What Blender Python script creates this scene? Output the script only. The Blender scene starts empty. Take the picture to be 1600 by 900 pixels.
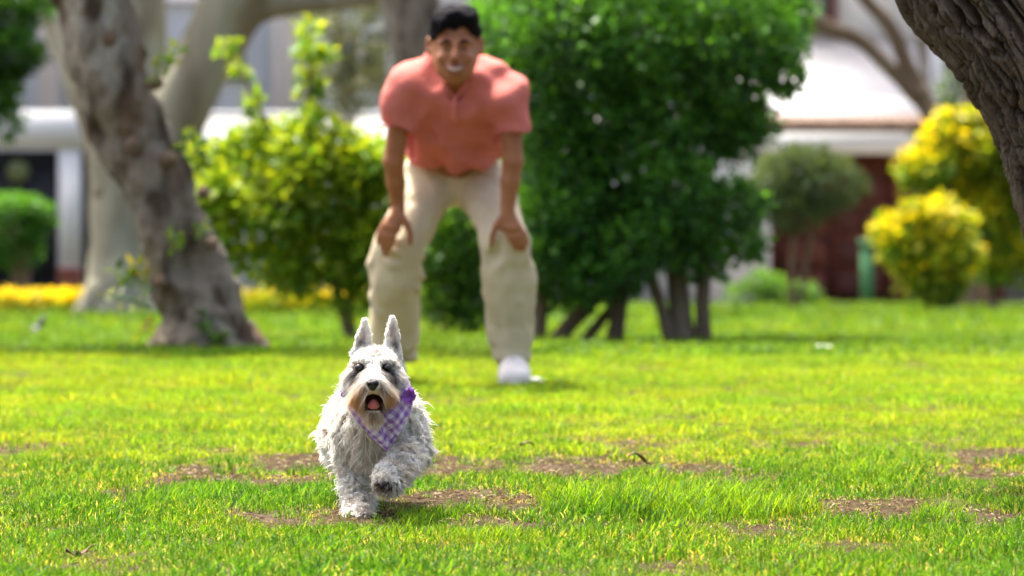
import bpy, math, random
import numpy as np
from mathutils import Vector, kdtree
R = math.radians
rng = np.random.default_rng(7)
scn = bpy.context.scene
COL = scn.collection

# ------------------------------------------------------------------ camera, world, sun
CAM_H, F, CX, HY = 0.74, 8889.0, 800.0, 258.0        # photo pixels: focal length, centre, horizon row
cam_d = bpy.data.cameras.new("camera"); cam = bpy.data.objects.new("camera", cam_d); COL.objects.link(cam)
cam.location = (0, 0, CAM_H)
cam.rotation_euler = (R(90) - math.atan((450 - HY) / F), 0, 0)
cam_d.sensor_width = 36; cam_d.lens = 200
cam_d.clip_start = 0.5; cam_d.clip_end = 2000
cam_d.dof.use_dof = True; cam_d.dof.focus_distance = 11.85; cam_d.dof.aperture_fstop = 6.0
scn.camera = cam

SUN_EL, SUN_AZ = R(66), R(-38)                        # azimuth from +Y towards -X (behind, left)
wd = bpy.data.worlds.new("World"); scn.world = wd; wd.use_nodes = True
nt = wd.node_tree
sky = nt.nodes.new("ShaderNodeTexSky"); sky.sky_type = 'NISHITA'; sky.sun_disc = False
sky.sun_elevation = SUN_EL; sky.sun_rotation = SUN_AZ
sky.dust_density = 8; sky.air_density = .6; sky.ozone_density = .3
bg = nt.nodes["Background"]; bg.inputs[1].default_value = 0.15
nt.links.new(sky.outputs[0], bg.inputs[0])
sun_d = bpy.data.lights.new("sun", 'SUN'); sun = bpy.data.objects.new("sun", sun_d); COL.objects.link(sun)
sun_d.energy = 3.2; sun_d.angle = R(1.2); sun_d.color = (1, .95, .86)
sv = Vector((math.sin(SUN_AZ) * math.cos(SUN_EL), math.cos(SUN_AZ) * math.cos(SUN_EL), math.sin(SUN_EL)))
sun.rotation_euler = sv.to_track_quat('Z', 'Y').to_euler()
sun.location = (0, 10, 20)
scn.view_settings.view_transform = 'Standard'; scn.view_settings.look = 'None'
scn.view_settings.exposure = 1.75; scn.view_settings.gamma = 1
scn.render.engine = 'CYCLES'
scn.cycles.max_bounces = 12; scn.cycles.diffuse_bounces = 8; scn.cycles.transmission_bounces = 8

# ------------------------------------------------------------------ helpers
def zg(Y):                                            # ground height by distance
    Y = np.asarray(Y, float)
    d = np.clip(Y - 20, 0, 42)
    return -0.019 * d * np.clip(d / 6, 0, 1)
def W(px, py, Y):                                     # point at depth Y seen at photo pixel
    return np.array([(px - CX) / F * Y, Y, CAM_H - (py - HY) / F * Y])
def PX(px, Y): return (px - CX) / F * Y
def ZZ(py, Y): return CAM_H - (py - HY) / F * Y

_T = np.random.default_rng(3).random((32, 32, 32)) * 2 - 1
def vnoise(P, f=1.0, seed=0):
    f = np.asarray(f, float)
    Q = P * f + np.array([seed * 7.31, seed * 3.17, seed * 5.77]) + 100
    I = np.floor(Q).astype(int); t = Q - I; t = t * t * (3 - 2 * t)
    I0 = I & 31; I1 = (I + 1) & 31
    x0, y0, z0 = I0[..., 0], I0[..., 1], I0[..., 2]; x1, y1, z1 = I1[..., 0], I1[..., 1], I1[..., 2]
    a, b, c = t[..., 0], t[..., 1], t[..., 2]
    l = lambda u, v, w: u + (v - u) * w
    return l(l(l(_T[x0, y0, z0], _T[x1, y0, z0], a), l(_T[x0, y1, z0], _T[x1, y1, z0], a), b),
             l(l(_T[x0, y0, z1], _T[x1, y0, z1], a), l(_T[x0, y1, z1], _T[x1, y1, z1], a), b), c)
def fbm(P, f=1.0, seed=0, o=3):
    s = 0; a = 1
    for i in range(o):
        s = s + a * vnoise(P, np.asarray(f) * 2 ** i, seed + i); a *= .5
    return s

def mesh(name, V, Fq, mat=None, parent=None, col=None, smooth=False, uv=None, keep=True):
    """Fq: (n,k) array of faces, or a list of such arrays."""
    V = np.asarray(V, np.float32)
    Fl = Fq if isinstance(Fq, list) else [Fq]
    Fl = [np.asarray(f, np.int32) for f in Fl if len(f)]
    me = bpy.data.meshes.new(name)
    me.vertices.add(len(V)); me.vertices.foreach_set("co", V.ravel())
    nl = sum(f.size for f in Fl); nf = sum(len(f) for f in Fl)
    me.loops.add(nl); me.polygons.add(nf)
    li = np.concatenate([f.ravel() for f in Fl])
    me.loops.foreach_set("vertex_index", li)
    tot = np.concatenate([np.full(len(f), f.shape[1], np.int32) for f in Fl])
    st = np.concatenate([[0], np.cumsum(tot)[:-1]]).astype(np.int32)
    me.polygons.foreach_set("loop_start", st)
    try: me.polygons.foreach_set("loop_total", tot)
    except Exception: pass
    if smooth: me.polygons.foreach_set("use_smooth", np.ones(nf, bool))
    if col is not None:
        ca = me.color_attributes.new("col", 'FLOAT_COLOR', 'POINT')
        c4 = np.ones((len(V), 4), np.float32); c4[:, :3] = col
        ca.data.foreach_set("color", c4.ravel())
    if uv is not None:
        ul = me.uv_layers.new(name="UVMap")
        ul.data.foreach_set("uv", np.asarray(uv, np.float32)[li].ravel())
    me.update(calc_edges=True); me.validate()
    if mat: me.materials.append(mat)
    o = bpy.data.objects.new(name, me)
    if keep: COL.objects.link(o)
    if parent is not None:
        o.parent = parent
        pl = parent.location if parent.parent is None else parent.location + parent.parent.location
        me.transform(__import__('mathutils').Matrix.Translation(-Vector(pl)))
    return o
def thing(name, label, cat, loc, group=None):
    o = bpy.data.objects.new(name, None); COL.objects.link(o); o.location = [float(v) for v in loc]
    o.empty_display_size = .1
    return tag(o, label, cat, group)
def tag(o, label=None, cat=None, group=None, kind=None):
    if label: o['label'] = label
    if cat: o['category'] = cat
    if group: o['group'] = group
    if kind: o['kind'] = kind
    return o
def recentre(o, loc):                                 # move the origin of a single-mesh thing to its base
    loc = Vector([float(v) for v in loc]); o.data.transform(__import__('mathutils').Matrix.Translation(-loc)); o.location = loc
    return o

# ------------------------------------------------------------------ materials
def mat(name, base=(.5, .5, .5), rough=.7, vcol=False, noise=None, bump=0, bscale=40, trans=0, spec=.3, stretch=None, hue=None, coord='Object'):
    m = bpy.data.materials.new(name); m.use_nodes = True
    n = m.node_tree.nodes; l = m.node_tree.links
    b = n["Principled BSDF"]; out = n["Material Output"]
    b.inputs["Roughness"].default_value = rough; b.inputs["Specular IOR Level"].default_value = spec
    csock = None
    if vcol:
        a = n.new("ShaderNodeAttribute"); a.attribute_name = "col"; csock = a.outputs["Color"]
    else:
        rgb = n.new("ShaderNodeRGB"); rgb.outputs[0].default_value = (*base, 1); csock = rgb.outputs[0]
    tc = n.new("ShaderNodeTexCoord"); mp = n.new("ShaderNodeMapping"); l.new(tc.outputs[coord], mp.inputs[0])
    if stretch: mp.inputs["Scale"].default_value = stretch
    if noise:                                         # list of (scale, colour, lo, hi)
        for sc, c2, lo, hi in noise:
            t = n.new("ShaderNodeTexNoise"); t.inputs["Scale"].default_value = sc; t.inputs["Detail"].default_value = 5
            l.new(mp.outputs[0], t.inputs["Vector"])
            r = n.new("ShaderNodeMapRange"); r.inputs[1].default_value = lo; r.inputs[2].default_value = hi
            l.new(t.outputs["Fac"], r.inputs[0])
            mx = n.new("ShaderNodeMix"); mx.data_type = 'RGBA'
            l.new(r.outputs[0], mx.inputs[0]); l.new(csock, mx.inputs[6]); mx.inputs[7].default_value = (*c2, 1)
            csock = mx.outputs[2]
    l.new(csock, b.inputs["Base Color"])
    nsock = None
    if bump:
        t = n.new("ShaderNodeTexNoise"); t.inputs["Scale"].default_value = bscale; t.inputs["Detail"].default_value = 6
        l.new(mp.outputs[0], t.inputs["Vector"])
        bp = n.new("ShaderNodeBump"); bp.inputs["Strength"].default_value = bump; bp.inputs["Distance"].default_value = .01
        l.new(t.outputs["Fac"], bp.inputs["Height"]); l.new(bp.outputs[0], b.inputs["Normal"])
    if trans:
        tr = n.new("ShaderNodeBsdfTranslucent"); ms = n.new("ShaderNodeMixShader"); ms.inputs[0].default_value = trans
        if hue:
            mm = n.new("ShaderNodeMix"); mm.data_type = 'RGBA'; mm.blend_type = 'MULTIPLY'; mm.inputs[0].default_value = 1
            l.new(csock, mm.inputs[6]); mm.inputs[7].default_value = (*hue, 1); l.new(mm.outputs[2], tr.inputs[0])
        else: l.new(csock, tr.inputs[0])
        l.new(b.outputs[0], ms.inputs[1]); l.new(tr.outputs[0], ms.inputs[2]); l.new(ms.outputs[0], out.inputs[0])
    return m

M = {}
M['leaf'] = mat('leaf', vcol=True, rough=.45, trans=.45, spec=.35, hue=(1.5, 1.25, .6))
M['fur'] = mat('fur', vcol=True, rough=.75, trans=.42, spec=.15)
M['dogskin'] = mat('dogskin', vcol=True, rough=.9, spec=.1)
M['skin'] = mat('skin', (.35, .145, .065), rough=.5, noise=[(25, (.29, .115, .05), .4, .7)], bump=.05, bscale=200)
M['shirt'] = mat('shirt', (.60, .19, .16), rough=.9, noise=[(18, (.54, .165, .14), .35, .7)], bump=.15, bscale=300, spec=.1)
M['trousers'] = mat('trousers', (.60, .53, .38), rough=.9, noise=[(9, (.52, .45, .31), .4, .7)], bump=.2, bscale=250, spec=.1)
M['hair'] = mat('hair', (.006, .006, .008), rough=.8, bump=.6, bscale=150, spec=.08)
M['shoe'] = mat('shoe', (.74, .71, .66), rough=.55)
M['sole'] = mat('sole', (.62, .6, .56), rough=.7)
M['teeth'] = mat('teeth', (.66, .52, .40), rough=.3)
M['lip'] = mat('lip', (.22, .08, .055), rough=.45)
M['eye'] = mat('eye', (.012, .008, .006), rough=.08, spec=.7)
M['black'] = mat('black', (.012, .012, .014), rough=.35, spec=.5, bump=.4, bscale=900)
M['mouth'] = mat('mouth', (.035, .012, .012), rough=.5)
M['tongue'] = mat('tongue', (.62, .17, .19), rough=.35, bump=.2, bscale=500)
M['pad'] = mat('pad', (.035, .028, .025), rough=.8, bump=.5, bscale=400)
M['bark_grey'] = mat('bark_grey', (.20, .17, .13), rough=.95, noise=[(4, (.33, .31, .25), .48, .66), (9, (.07, .053, .037), .47, .64), (6, (.16, .105, .065), .6, .72)], bump=1, bscale=28, stretch=(1, 1, .45))
M['bark_pale'] = mat('bark_pale', (.36, .34, .25), rough=.95, noise=[(3, (.20, .165, .11), .45, .7), (2, (.46, .47, .36), .5, .7)], bump=.8, bscale=16, stretch=(1, 1, .3))
M['bark_brown'] = mat('bark_brown', (.17, .12, .08), rough=.95, noise=[(6, (.26, .2, .14), .45, .7)], bump=.8, bscale=30, stretch=(1, 1, .3))
M['bark_dark'] = mat('bark_dark', vcol=True, rough=.95, noise=[(45, (.09, .07, .05), .5, .8), (9, (.20, .19, .145), .6, .85)], bump=.9, bscale=170, stretch=(1, 1, .4))
M['white_wall'] = mat('white_wall', (.84, .84, .84), rough=.9, noise=[(1.2, (.7, .71, .72), .45, .75)], bump=.1, bscale=20)
M['blue_wall'] = mat('blue_wall', (.66, .74, .80), rough=.9, noise=[(1.2, (.6, .68, .75), .45, .75)])
M['brown_wall'] = mat('brown_wall', (.17, .05, .034), rough=.7, noise=[(2, (.2, .065, .04), .4, .7)])
M['brown_dark'] = mat('brown_dark', (.10, .035, .026), rough=.7)
M['black_metal'] = mat('black_metal', (.02, .021, .026), rough=.5)
M['brick'] = mat('brick', (.30, .09, .06), rough=.9, noise=[(20, (.22, .07, .05), .4, .7)])
M['mortar'] = mat('mortar', (.36, .3, .27), rough=.95)
M['tile'] = mat('tile', (.22, .15, .11), rough=.85, noise=[(6, (.14, .09, .07), .4, .7)])
M['glass'] = mat('glass', (.03, .035, .04), rough=.08, spec=.8)
M['green_paint'] = mat('green_paint', (.08, .24, .10), rough=.5)
M['path'] = mat('path', (.42, .35, .30), rough=.95, noise=[(3, (.36, .3, .25), .4, .7)], bump=.3, bscale=40)
M['paper'] = mat('paper', (.55, .58, .57), rough=.7)
M['bird'] = mat('bird', (.10, .105, .115), rough=.7, noise=[(40, (.06, .06, .07), .4, .6)])
M['dry_leaf'] = mat('dry_leaf', (.13, .075, .04), rough=.8, noise=[(60, (.08, .045, .025), .4, .6)])
M['straw'] = mat('straw', vcol=True, rough=.9, trans=.2, spec=.02)
for k_ in ('bark_grey', 'bark_pale', 'bark_brown', 'bark_dark', 'shirt', 'trousers', 'path'): M[k_].node_tree.nodes['Principled BSDF'].inputs['Specular IOR Level'].default_value = .04
M['petal'] = mat('petal', (.24, .07, .42), rough=.7, noise=[(150, (.34, .13, .52), .4, .6)], trans=.25)

# gingham cloth
def gingham():
    m = mat('gingham', (.5, .5, .5), rough=.85, spec=.1, bump=.15, bscale=700)
    n = m.node_tree.nodes; l = m.node_tree.links; b = n["Principled BSDF"]
    uv = n.new("ShaderNodeUVMap"); uv.uv_map = "UVMap"; sp = n.new("ShaderNodeSeparateXYZ"); l.new(uv.outputs[0], sp.inputs[0])
    s = []
    for ax in (0, 1):
        f = n.new("ShaderNodeMath"); f.operation = 'FRACT'; l.new(sp.outputs[ax], f.inputs[0])
        g = n.new("ShaderNodeMath"); g.operation = 'GREATER_THAN'; g.inputs[1].default_value = .5; l.new(f.outputs[0], g.inputs[0]); s.append(g)
    ad = n.new("ShaderNodeMath"); ad.operation = 'ADD'; l.new(s[0].outputs[0], ad.inputs[0]); l.new(s[1].outputs[0], ad.inputs[1])
    hf = n.new("ShaderNodeMath"); hf.operation = 'MULTIPLY'; hf.inputs[1].default_value = .5; l.new(ad.outputs[0], hf.inputs[0])
    cr = n.new("ShaderNodeValToRGB"); e = cr.color_ramp.elements
    cr.color_ramp.interpolation = 'CONSTANT'
    e[0].position = 0; e[0].color = (.80, .75, .84, 1); e[1].position = .75; e[1].color = (.36, .20, .52, 1)
    k = e.new(.25); k.color = (.57, .43, .69, 1)
    l.new(hf.outputs[0], cr.inputs[0]); l.new(cr.outputs[0], b.inputs["Base Color"])
    tr = n.new("ShaderNodeBsdfTranslucent"); ms = n.new("ShaderNodeMixShader"); ms.inputs[0].default_value = .25
    l.new(cr.outputs[0], tr.inputs[0]); l.new(b.outputs[0], ms.inputs[1]); l.new(tr.outputs[0], ms.inputs[2]); l.new(ms.outputs[0], n["Material Output"].inputs[0])
    return m
M['gingham'] = gingham()

# ------------------------------------------------------------------ SDF modelling
class Field:
    def __init__(s, lo, hi, h):
        s.lo = np.array(lo, float); s.h = h
        s.n = np.ceil((np.array(hi) - s.lo) / h).astype(int) + 1
        s.ax = [s.lo[i] + h * np.arange(s.n[i]) for i in range(3)]
        s.f = np.full(s.n, .5, np.float32)
    def box(s, lo, hi):
        a = np.clip(np.floor((np.array(lo) - s.lo) / s.h).astype(int), 0, s.n)
        b = np.clip(np.ceil((np.array(hi) - s.lo) / s.h).astype(int) + 1, 0, s.n)
        sl = tuple(slice(a[i], b[i]) for i in range(3))
        P = np.stack(np.meshgrid(*[s.ax[i][sl[i]] for i in range(3)], indexing='ij'), -1)
        return sl, P
    def smin(s, sl, d, k):
        a = s.f[sl]
        h = np.clip(.5 + .5 * (a - d) / k, 0, 1)
        s.f[sl] = a + (d - a) * h - k * h * (1 - h)
    def cone(s, a, b, ra, rb, k=.01, sub=False):
        a = np.array(a, float); b = np.array(b, float); r = max(ra, rb) + 3 * k + 2 * s.h
        sl, P = s.box(np.minimum(a, b) - r, np.maximum(a, b) + r)
        if P.size == 0: return
        ab = b - a; t = np.clip(((P - a) @ ab) / max(ab @ ab, 1e-9), 0, 1)
        d = np.linalg.norm(P - a - t[..., None] * ab, axis=-1) - (ra + (rb - ra) * t)
        s.smin(sl, d, k)
    def chain(s, pts, k=.01):
        for p, q in zip(pts[:-1], pts[1:]): s.cone(p[0], q[0], p[1], q[1], k)
    def ell(s, c, r, k=.01, sub=False, ks=.008, rx=0):
        c = np.array(c, float); r = np.array(r, float); m = max(r) + 3 * k + 2 * s.h
        sl, P = s.box(c - m, c + m)
        if P.size == 0: return
        Q = P - c
        if rx:
            cs, sn = math.cos(rx), math.sin(rx)
            Q = np.stack([Q[..., 0], cs * Q[..., 1] + sn * Q[..., 2], -sn * Q[..., 1] + cs * Q[..., 2]], -1)
        k0 = np.linalg.norm(Q / r, axis=-1); k1 = np.linalg.norm(Q / r ** 2, axis=-1) + 1e-9
        d = k0 * (k0 - 1) / k1
        if sub:
            a = s.f[sl]; d = -d
            h = np.clip(.5 - .5 * (a - d) / ks, 0, 1); s.f[sl] = a + (d - a) * h + ks * h * (1 - h)
        else: s.smin(sl, d, k)
    def cut(s, p, n, lo, hi):                         # remove the side n points to, inside a box
        sl, P = s.box(lo, hi); n = np.array(n, float); n /= np.linalg.norm(n)
        s.f[sl] = np.maximum(s.f[sl], (P - np.array(p)) @ n)
    def disp(s, fn):
        m = np.abs(s.f) < .03
        idx = np.argwhere(m); P = s.lo + idx * s.h
        s.f[m] += fn(P).astype(np.float32)
    def surface(s):
        f = s.f; ins = f < 0
        c = np.zeros(np.array(f.shape) - 1, np.int8)
        for i in (0, 1):
            for j in (0, 1):
                for k in (0, 1):
                    c += ins[i:f.shape[0] - 1 + i, j:f.shape[1] - 1 + j, k:f.shape[2] - 1 + k]
        act = (c > 0) & (c < 8); idx = np.argwhere(act)
        vid = np.full(act.shape, -1, np.int64); vid[act] = np.arange(len(idx))
        acc = np.zeros((len(idx), 3)); cnt = np.zeros(len(idx))
        cor = [(i, j, k) for i in (0, 1) for j in (0, 1) for k in (0, 1)]
        val = {q: f[idx[:, 0] + q[0], idx[:, 1] + q[1], idx[:, 2] + q[2]] for q in cor}
        for p in cor:
            for a in range(3):
                if p[a] == 0:
                    q = tuple(p[i] + (i == a) for i in range(3)); u, v = val[p], val[q]
                    cr = (u < 0) != (v < 0); t = np.where(cr, u / np.where(cr, u - v, 1), 0)
                    e = np.array(p, float)[None] + t[:, None] * np.eye(3)[a]
                    acc += np.where(cr[:, None], e, 0); cnt += cr
        V = s.lo + (idx + acc / cnt[:, None]) * s.h
        Q = []
        for a in range(3):
            b, d = (a + 1) % 3, (a + 2) % 3
            sh = [slice(None)] * 3; sh2 = [slice(None)] * 3
            sh[a] = slice(0, -1); sh2[a] = slice(1, None)
            A, B = ins[tuple(sh)], ins[tuple(sh2)]
            e = np.argwhere(A != B)
            e = e[(e[:, b] > 0) & (e[:, d] > 0) & (e[:, b] < act.shape[b]) & (e[:, d] < act.shape[d])]
            def g(db, dd):
                k = e.copy(); k[:, b] -= db; k[:, d] -= dd; return vid[k[:, 0], k[:, 1], k[:, 2]]
            q = np.stack([g(1, 1), g(0, 1), g(0, 0), g(1, 0)], 1)
            fl = ~A[e[:, 0], e[:, 1], e[:, 2]]
            q[fl] = q[fl][:, ::-1]; Q.append(q)
        return V, np.concatenate(Q)

def tube(pts, rad, seg=24, sub=6, dispf=None, cap=True):
    """tapered tube through points (Catmull-Rom), returns V,F"""
    P = np.array(pts, float); r = np.array(rad, float); n = len(P)
    Pe = np.vstack([2 * P[0] - P[1], P, 2 * P[-1] - P[-2]])
    cp, cr = [], []
    for i in range(n - 1):
        p0, p1, p2, p3 = Pe[i:i + 4]
        for t in np.linspace(0, 1, sub, endpoint=False):
            cp.append(.5 * (2 * p1 + (p2 - p0) * t + (2 * p0 - 5 * p1 + 4 * p2 - p3) * t ** 2 + (3 * p1 - p0 - 3 * p2 + p3) * t ** 3))
            s_ = t * t * (3 - 2 * t); cr.append(r[i] * (1 - s_) + r[i + 1] * s_)
    cp.append(P[-1]); cr.append(r[-1]); cp = np.array(cp); cr = np.array(cr)
    T = np.gradient(cp, axis=0); T /= np.linalg.norm(T, axis=1)[:, None] + 1e-9
    ref = np.array([0, 1, 0.]) if abs(T[0][1]) < .9 else np.array([1., 0, 0])
    U = np.cross(T, ref); U /= np.linalg.norm(U, axis=1)[:, None] + 1e-9; Wv = np.cross(T, U)
    th = np.linspace(0, 2 * np.pi, seg, endpoint=False)
    N = U[:, None] * np.cos(th)[None, :, None] + Wv[:, None] * np.sin(th)[None, :, None]
    if dispf is not None:
        base = cp[:, None] + N * cr[:, None, None]
        rr = cr[:, None] + dispf(base, N, cr[:, None], th[None])
    else: rr = np.repeat(cr[:, None], seg, 1)
    V = (cp[:, None] + N * rr[..., None]).reshape(-1, 3)
    m = len(cp); i = np.arange(m - 1)[:, None] * seg; j = np.arange(seg)[None]; j2 = (j + 1) % seg
    Q = np.stack([i + j, i + j2, i + seg + j2, i + seg + j], -1).reshape(-1, 4)
    Fs = [Q]
    if cap:
        V = np.vstack([V, cp[0], cp[-1]]); a = len(V) - 2
        jj = np.arange(seg); k2 = (jj + 1) % seg
        Fs.append(np.concatenate([np.stack([np.full(seg, a), k2, jj], 1), np.stack([np.full(seg, a + 1), (m - 1) * seg + jj, (m - 1) * seg + k2], 1)]))
    return V, Fs
def join(parts):
    Vs, Fd, off = [], {}, 0
    for V, Fl in parts:
        Fl = Fl if isinstance(Fl, list) else [Fl]
        for f in Fl:
            if len(f): Fd.setdefault(f.shape[1], []).append(np.asarray(f) + off)
        Vs.append(V); off += len(V)
    return np.vstack(Vs), [np.concatenate(v) for v in Fd.values()]
def boxm(x0, x1, y0, y1, z0, z1, bev=0):
    V = np.array([[x, y, z] for x in (x0, x1) for y in (y0, y1) for z in (z0, z1)], float)
    Fq = np.array([[0, 1, 3, 2], [4, 6, 7, 5], [0, 4, 5, 1], [2, 3, 7, 6], [0, 2, 6, 4], [1, 5, 7, 3]])
    return V, Fq
def bark(amp=.1, f=5, seed=0):
    return lambda B, N, r, th: r * amp * (fbm(B, (f, f, f * .5), seed, 4) + .5 * np.abs(vnoise(B, (f * 3, f * 3, f), seed + 9)))

def leafcloud(clumps, size, pal, up=.5, shell=.5, topc=None, aspect=.55, seed=0, flat=0.0):
    """clumps: (centre, (rx,ry,rz), n). Returns V,F,col : many small folded leaves."""
    g = np.random.default_rng(seed); C, D, K = [], [], []
    for c, r, n in clumps:
        d = g.normal(size=(n, 3)); d /= np.linalg.norm(d, axis=1)[:, None]
        rad = shell + (1 - shell) * g.random(n) ** .7
        rad *= 1 + .30 * fbm(d * 2.2 + np.array(c), 2.0, seed, 2)
        C.append(np.array(c) + d * rad[:, None] * np.array(r)); D.append(d)
        rad += .55 * np.clip(vnoise(d * 3.5 + np.array(c) * 3, 1.7, seed + 3) - .25, 0, 1)
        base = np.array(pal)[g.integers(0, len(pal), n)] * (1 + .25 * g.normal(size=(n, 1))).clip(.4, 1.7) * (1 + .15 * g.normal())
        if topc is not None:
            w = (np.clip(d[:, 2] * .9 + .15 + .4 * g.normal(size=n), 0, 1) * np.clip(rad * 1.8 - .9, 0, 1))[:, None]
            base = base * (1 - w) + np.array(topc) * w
        K.append(base)
    C = np.concatenate(C); D = np.concatenate(D); K = np.concatenate(K).clip(.003, .9); n = len(C)
    ax = D + g.normal(size=(n, 3)) * .8; ax[:, 2] += .1; ax /= np.linalg.norm(ax, axis=1)[:, None]
    nn = g.normal(size=(n, 3)) * .7 + D * .6; nn[:, 2] += up
    sd = np.cross(ax, nn); sd /= np.linalg.norm(sd, axis=1)[:, None] + 1e-9; nn = np.cross(sd, ax)
    s = (size * (.4 + 1.1 * g.random(n)))[:, None]
    V = np.stack([C, C + ax * s * .45 + sd * s * aspect * .5 + nn * s * .1, C + ax * s, C + ax * s * .45 - sd * s * aspect * .5 + nn * s * .1], 1).reshape(-1, 3)
    i = np.arange(n)[:, None] * 4
    Fq = np.concatenate([i + np.array([[0, 1, 2]]), i + np.array([[0, 2, 3]])])
    return V, Fq, np.repeat(K, 4, 0)

def bez(p, n):
    p = np.array(p, float); t = np.linspace(0, len(p) - 1, n); i = np.clip(t.astype(int), 0, len(p) - 2); u = (t - i)[:, None]
    return p[i] * (1 - u) + p[i + 1] * u

# ------------------------------------------------------------------ ground
def build_ground():
    ys = np.concatenate([np.linspace(-4, 9, 14), np.arange(9.2, 24, .12), np.linspace(24, 65, 110), np.geomspace(66, 900, 30)])
    xs = np.concatenate([-np.geomspace(400, 8, 20), np.linspace(-7.8, 7.8, 130), np.geomspace(8, 400, 20)])
    X, Y = np.meshgrid(xs, ys); P = np.stack([X, Y, 0 * X], -1)
    Z = zg(Y) + .012 * vnoise(P, 1.3, 1) * (Y < 60) + .006 * vnoise(P, 5, 2) * (Y < 40)
    V = np.stack([X, Y, Z], -1).reshape(-1, 3); a, b = X.shape
    i = np.arange(a - 1)[:, None] * b + np.arange(b - 1)[None]
    Q = np.stack([i, i + 1, i + b + 1, i + b], -1).reshape(-1, 4)
    m = mat('soil', (.066, .050, .034), rough=.95, noise=[(7, (.10, .077, .053), .4, .65), (60, (.03, .017, .010), .45, .7)], bump=1, bscale=90, spec=0)
    o = mesh('ground', V, Q, m, smooth=True); tag(o, kind='structure')
build_ground()
def gz(X, Y):
    P = np.stack([X, Y, 0 * X], -1)
    return zg(Y) + .012 * vnoise(P, 1.3, 1) * (Y < 60) + .006 * vnoise(P, 5, 2) * (Y < 40)

# dirt mask: (px0,px1,py0,py1) patches -> world ellipses
def gD(py):                                           # depth of flat ground at a pixel row
    return F * CAM_H / (py - HY)
PATCH = [(640, 960, 778, 815, 1.0), (1235, 1640, 778, 822, 1.0), (230, 450, 738, 772, 1.0), (110, 260, 755, 775, .7), (450, 530, 735, 750, .6),
         (650, 820, 716, 742, .8), (860, 1010, 708, 738, .8), (1010, 1200, 725, 745, .85), (1330, 1600, 728, 748, .6), (90, 150, 862, 880, .7), (1290, 1420, 795, 815, .6), (515, 640, 800, 836, .62)]
def dirt(X, Y):
    P = np.stack([X, Y, 0 * X], -1)
    w = np.zeros_like(X)
    jx = .16 * fbm(P, 6, 11, 3); jy = .34 * fbm(P, 5, 17, 4)
    for a, b, c, d, s in PATCH:
        y0, y1 = gD(d), gD(c); cy = (y0 + y1) / 2; cx = PX((a + b) / 2, cy); rx = (b - a) / 2 / F * cy; ry = (y1 - y0) / 2
        q = ((X + jx - cx) / rx) ** 2 + ((Y + jy - cy) / ry) ** 2
        w = np.maximum(w, s * np.clip(1.5 - q, 0, 1) * (.75 + .6 * fbm(P, 14, 77, 2)))
    w = np.maximum(w, .6 * np.clip((fbm(P, (4, 2.6, 1), 23, 4) - .12) * 2.2, 0, 1) * np.clip((Y - 11.2), 0, 1) * np.clip(15.6 - Y, 0, 1))
    return np.clip(w * 1.6, 0, 1)

# ------------------------------------------------------------------ grass
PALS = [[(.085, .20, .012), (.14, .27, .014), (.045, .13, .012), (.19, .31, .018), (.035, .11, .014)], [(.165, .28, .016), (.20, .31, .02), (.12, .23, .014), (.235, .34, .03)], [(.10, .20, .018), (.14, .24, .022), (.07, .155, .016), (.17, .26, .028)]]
def tuft(nb, hgt, spread, width, seed, droop=.5, dry=.12, pal=0):
    g = np.random.default_rng(seed)
    x = g.normal(size=nb) * spread; y = g.normal(size=nb) * spread
    a = g.random(nb) * 6.283; lean = g.random(nb) * droop + .1
    h = hgt * (.45 + .75 * g.random(nb)); w = width * (.7 + .6 * g.random(nb))
    wa = g.random(nb) * 6.283
    dx, dy = np.cos(a), np.sin(a); wx, wy = np.cos(wa), np.sin(wa)
    V = []
    for t, ww in ((0, .7), (.4, 1), (.75, .7)):
        ox = x + dx * lean * h * t ** 1.8; oy = y + dy * lean * h * t ** 1.8; z = h * (t - .25 * lean * t * t) - (.004 if t == 0 else 0)
        V += [np.stack([ox - wx * w * ww / 2, oy - wy * w * ww / 2, z], 1), np.stack([ox + wx * w * ww / 2, oy + wy * w * ww / 2, z], 1)]
    V.append(np.stack([x + dx * lean * h, y + dy * lean * h, h * (1 - .25 * lean)], 1))
    V = np.stack(V, 1).reshape(-1, 3); i = np.arange(nb)[:, None] * 7
    Q = np.concatenate([i + np.array([[0, 1, 3, 2]]), i + np.array([[2, 3, 5, 4]])]); T = i + np.array([[4, 5, 6]])
    c = np.array(PALS[pal])[g.integers(0, len(PALS[pal]), nb)]
    d = g.random(nb) < dry
    c[d] = np.array([(.42, .36, .12), (.34, .30, .07), (.5, .45, .22)])[g.integers(0, 3, nb)][d]
    c = c * (.8 + .4 * g.random((nb, 1)))
    return V, [Q, T], np.repeat(c, 7, 0)

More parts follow.
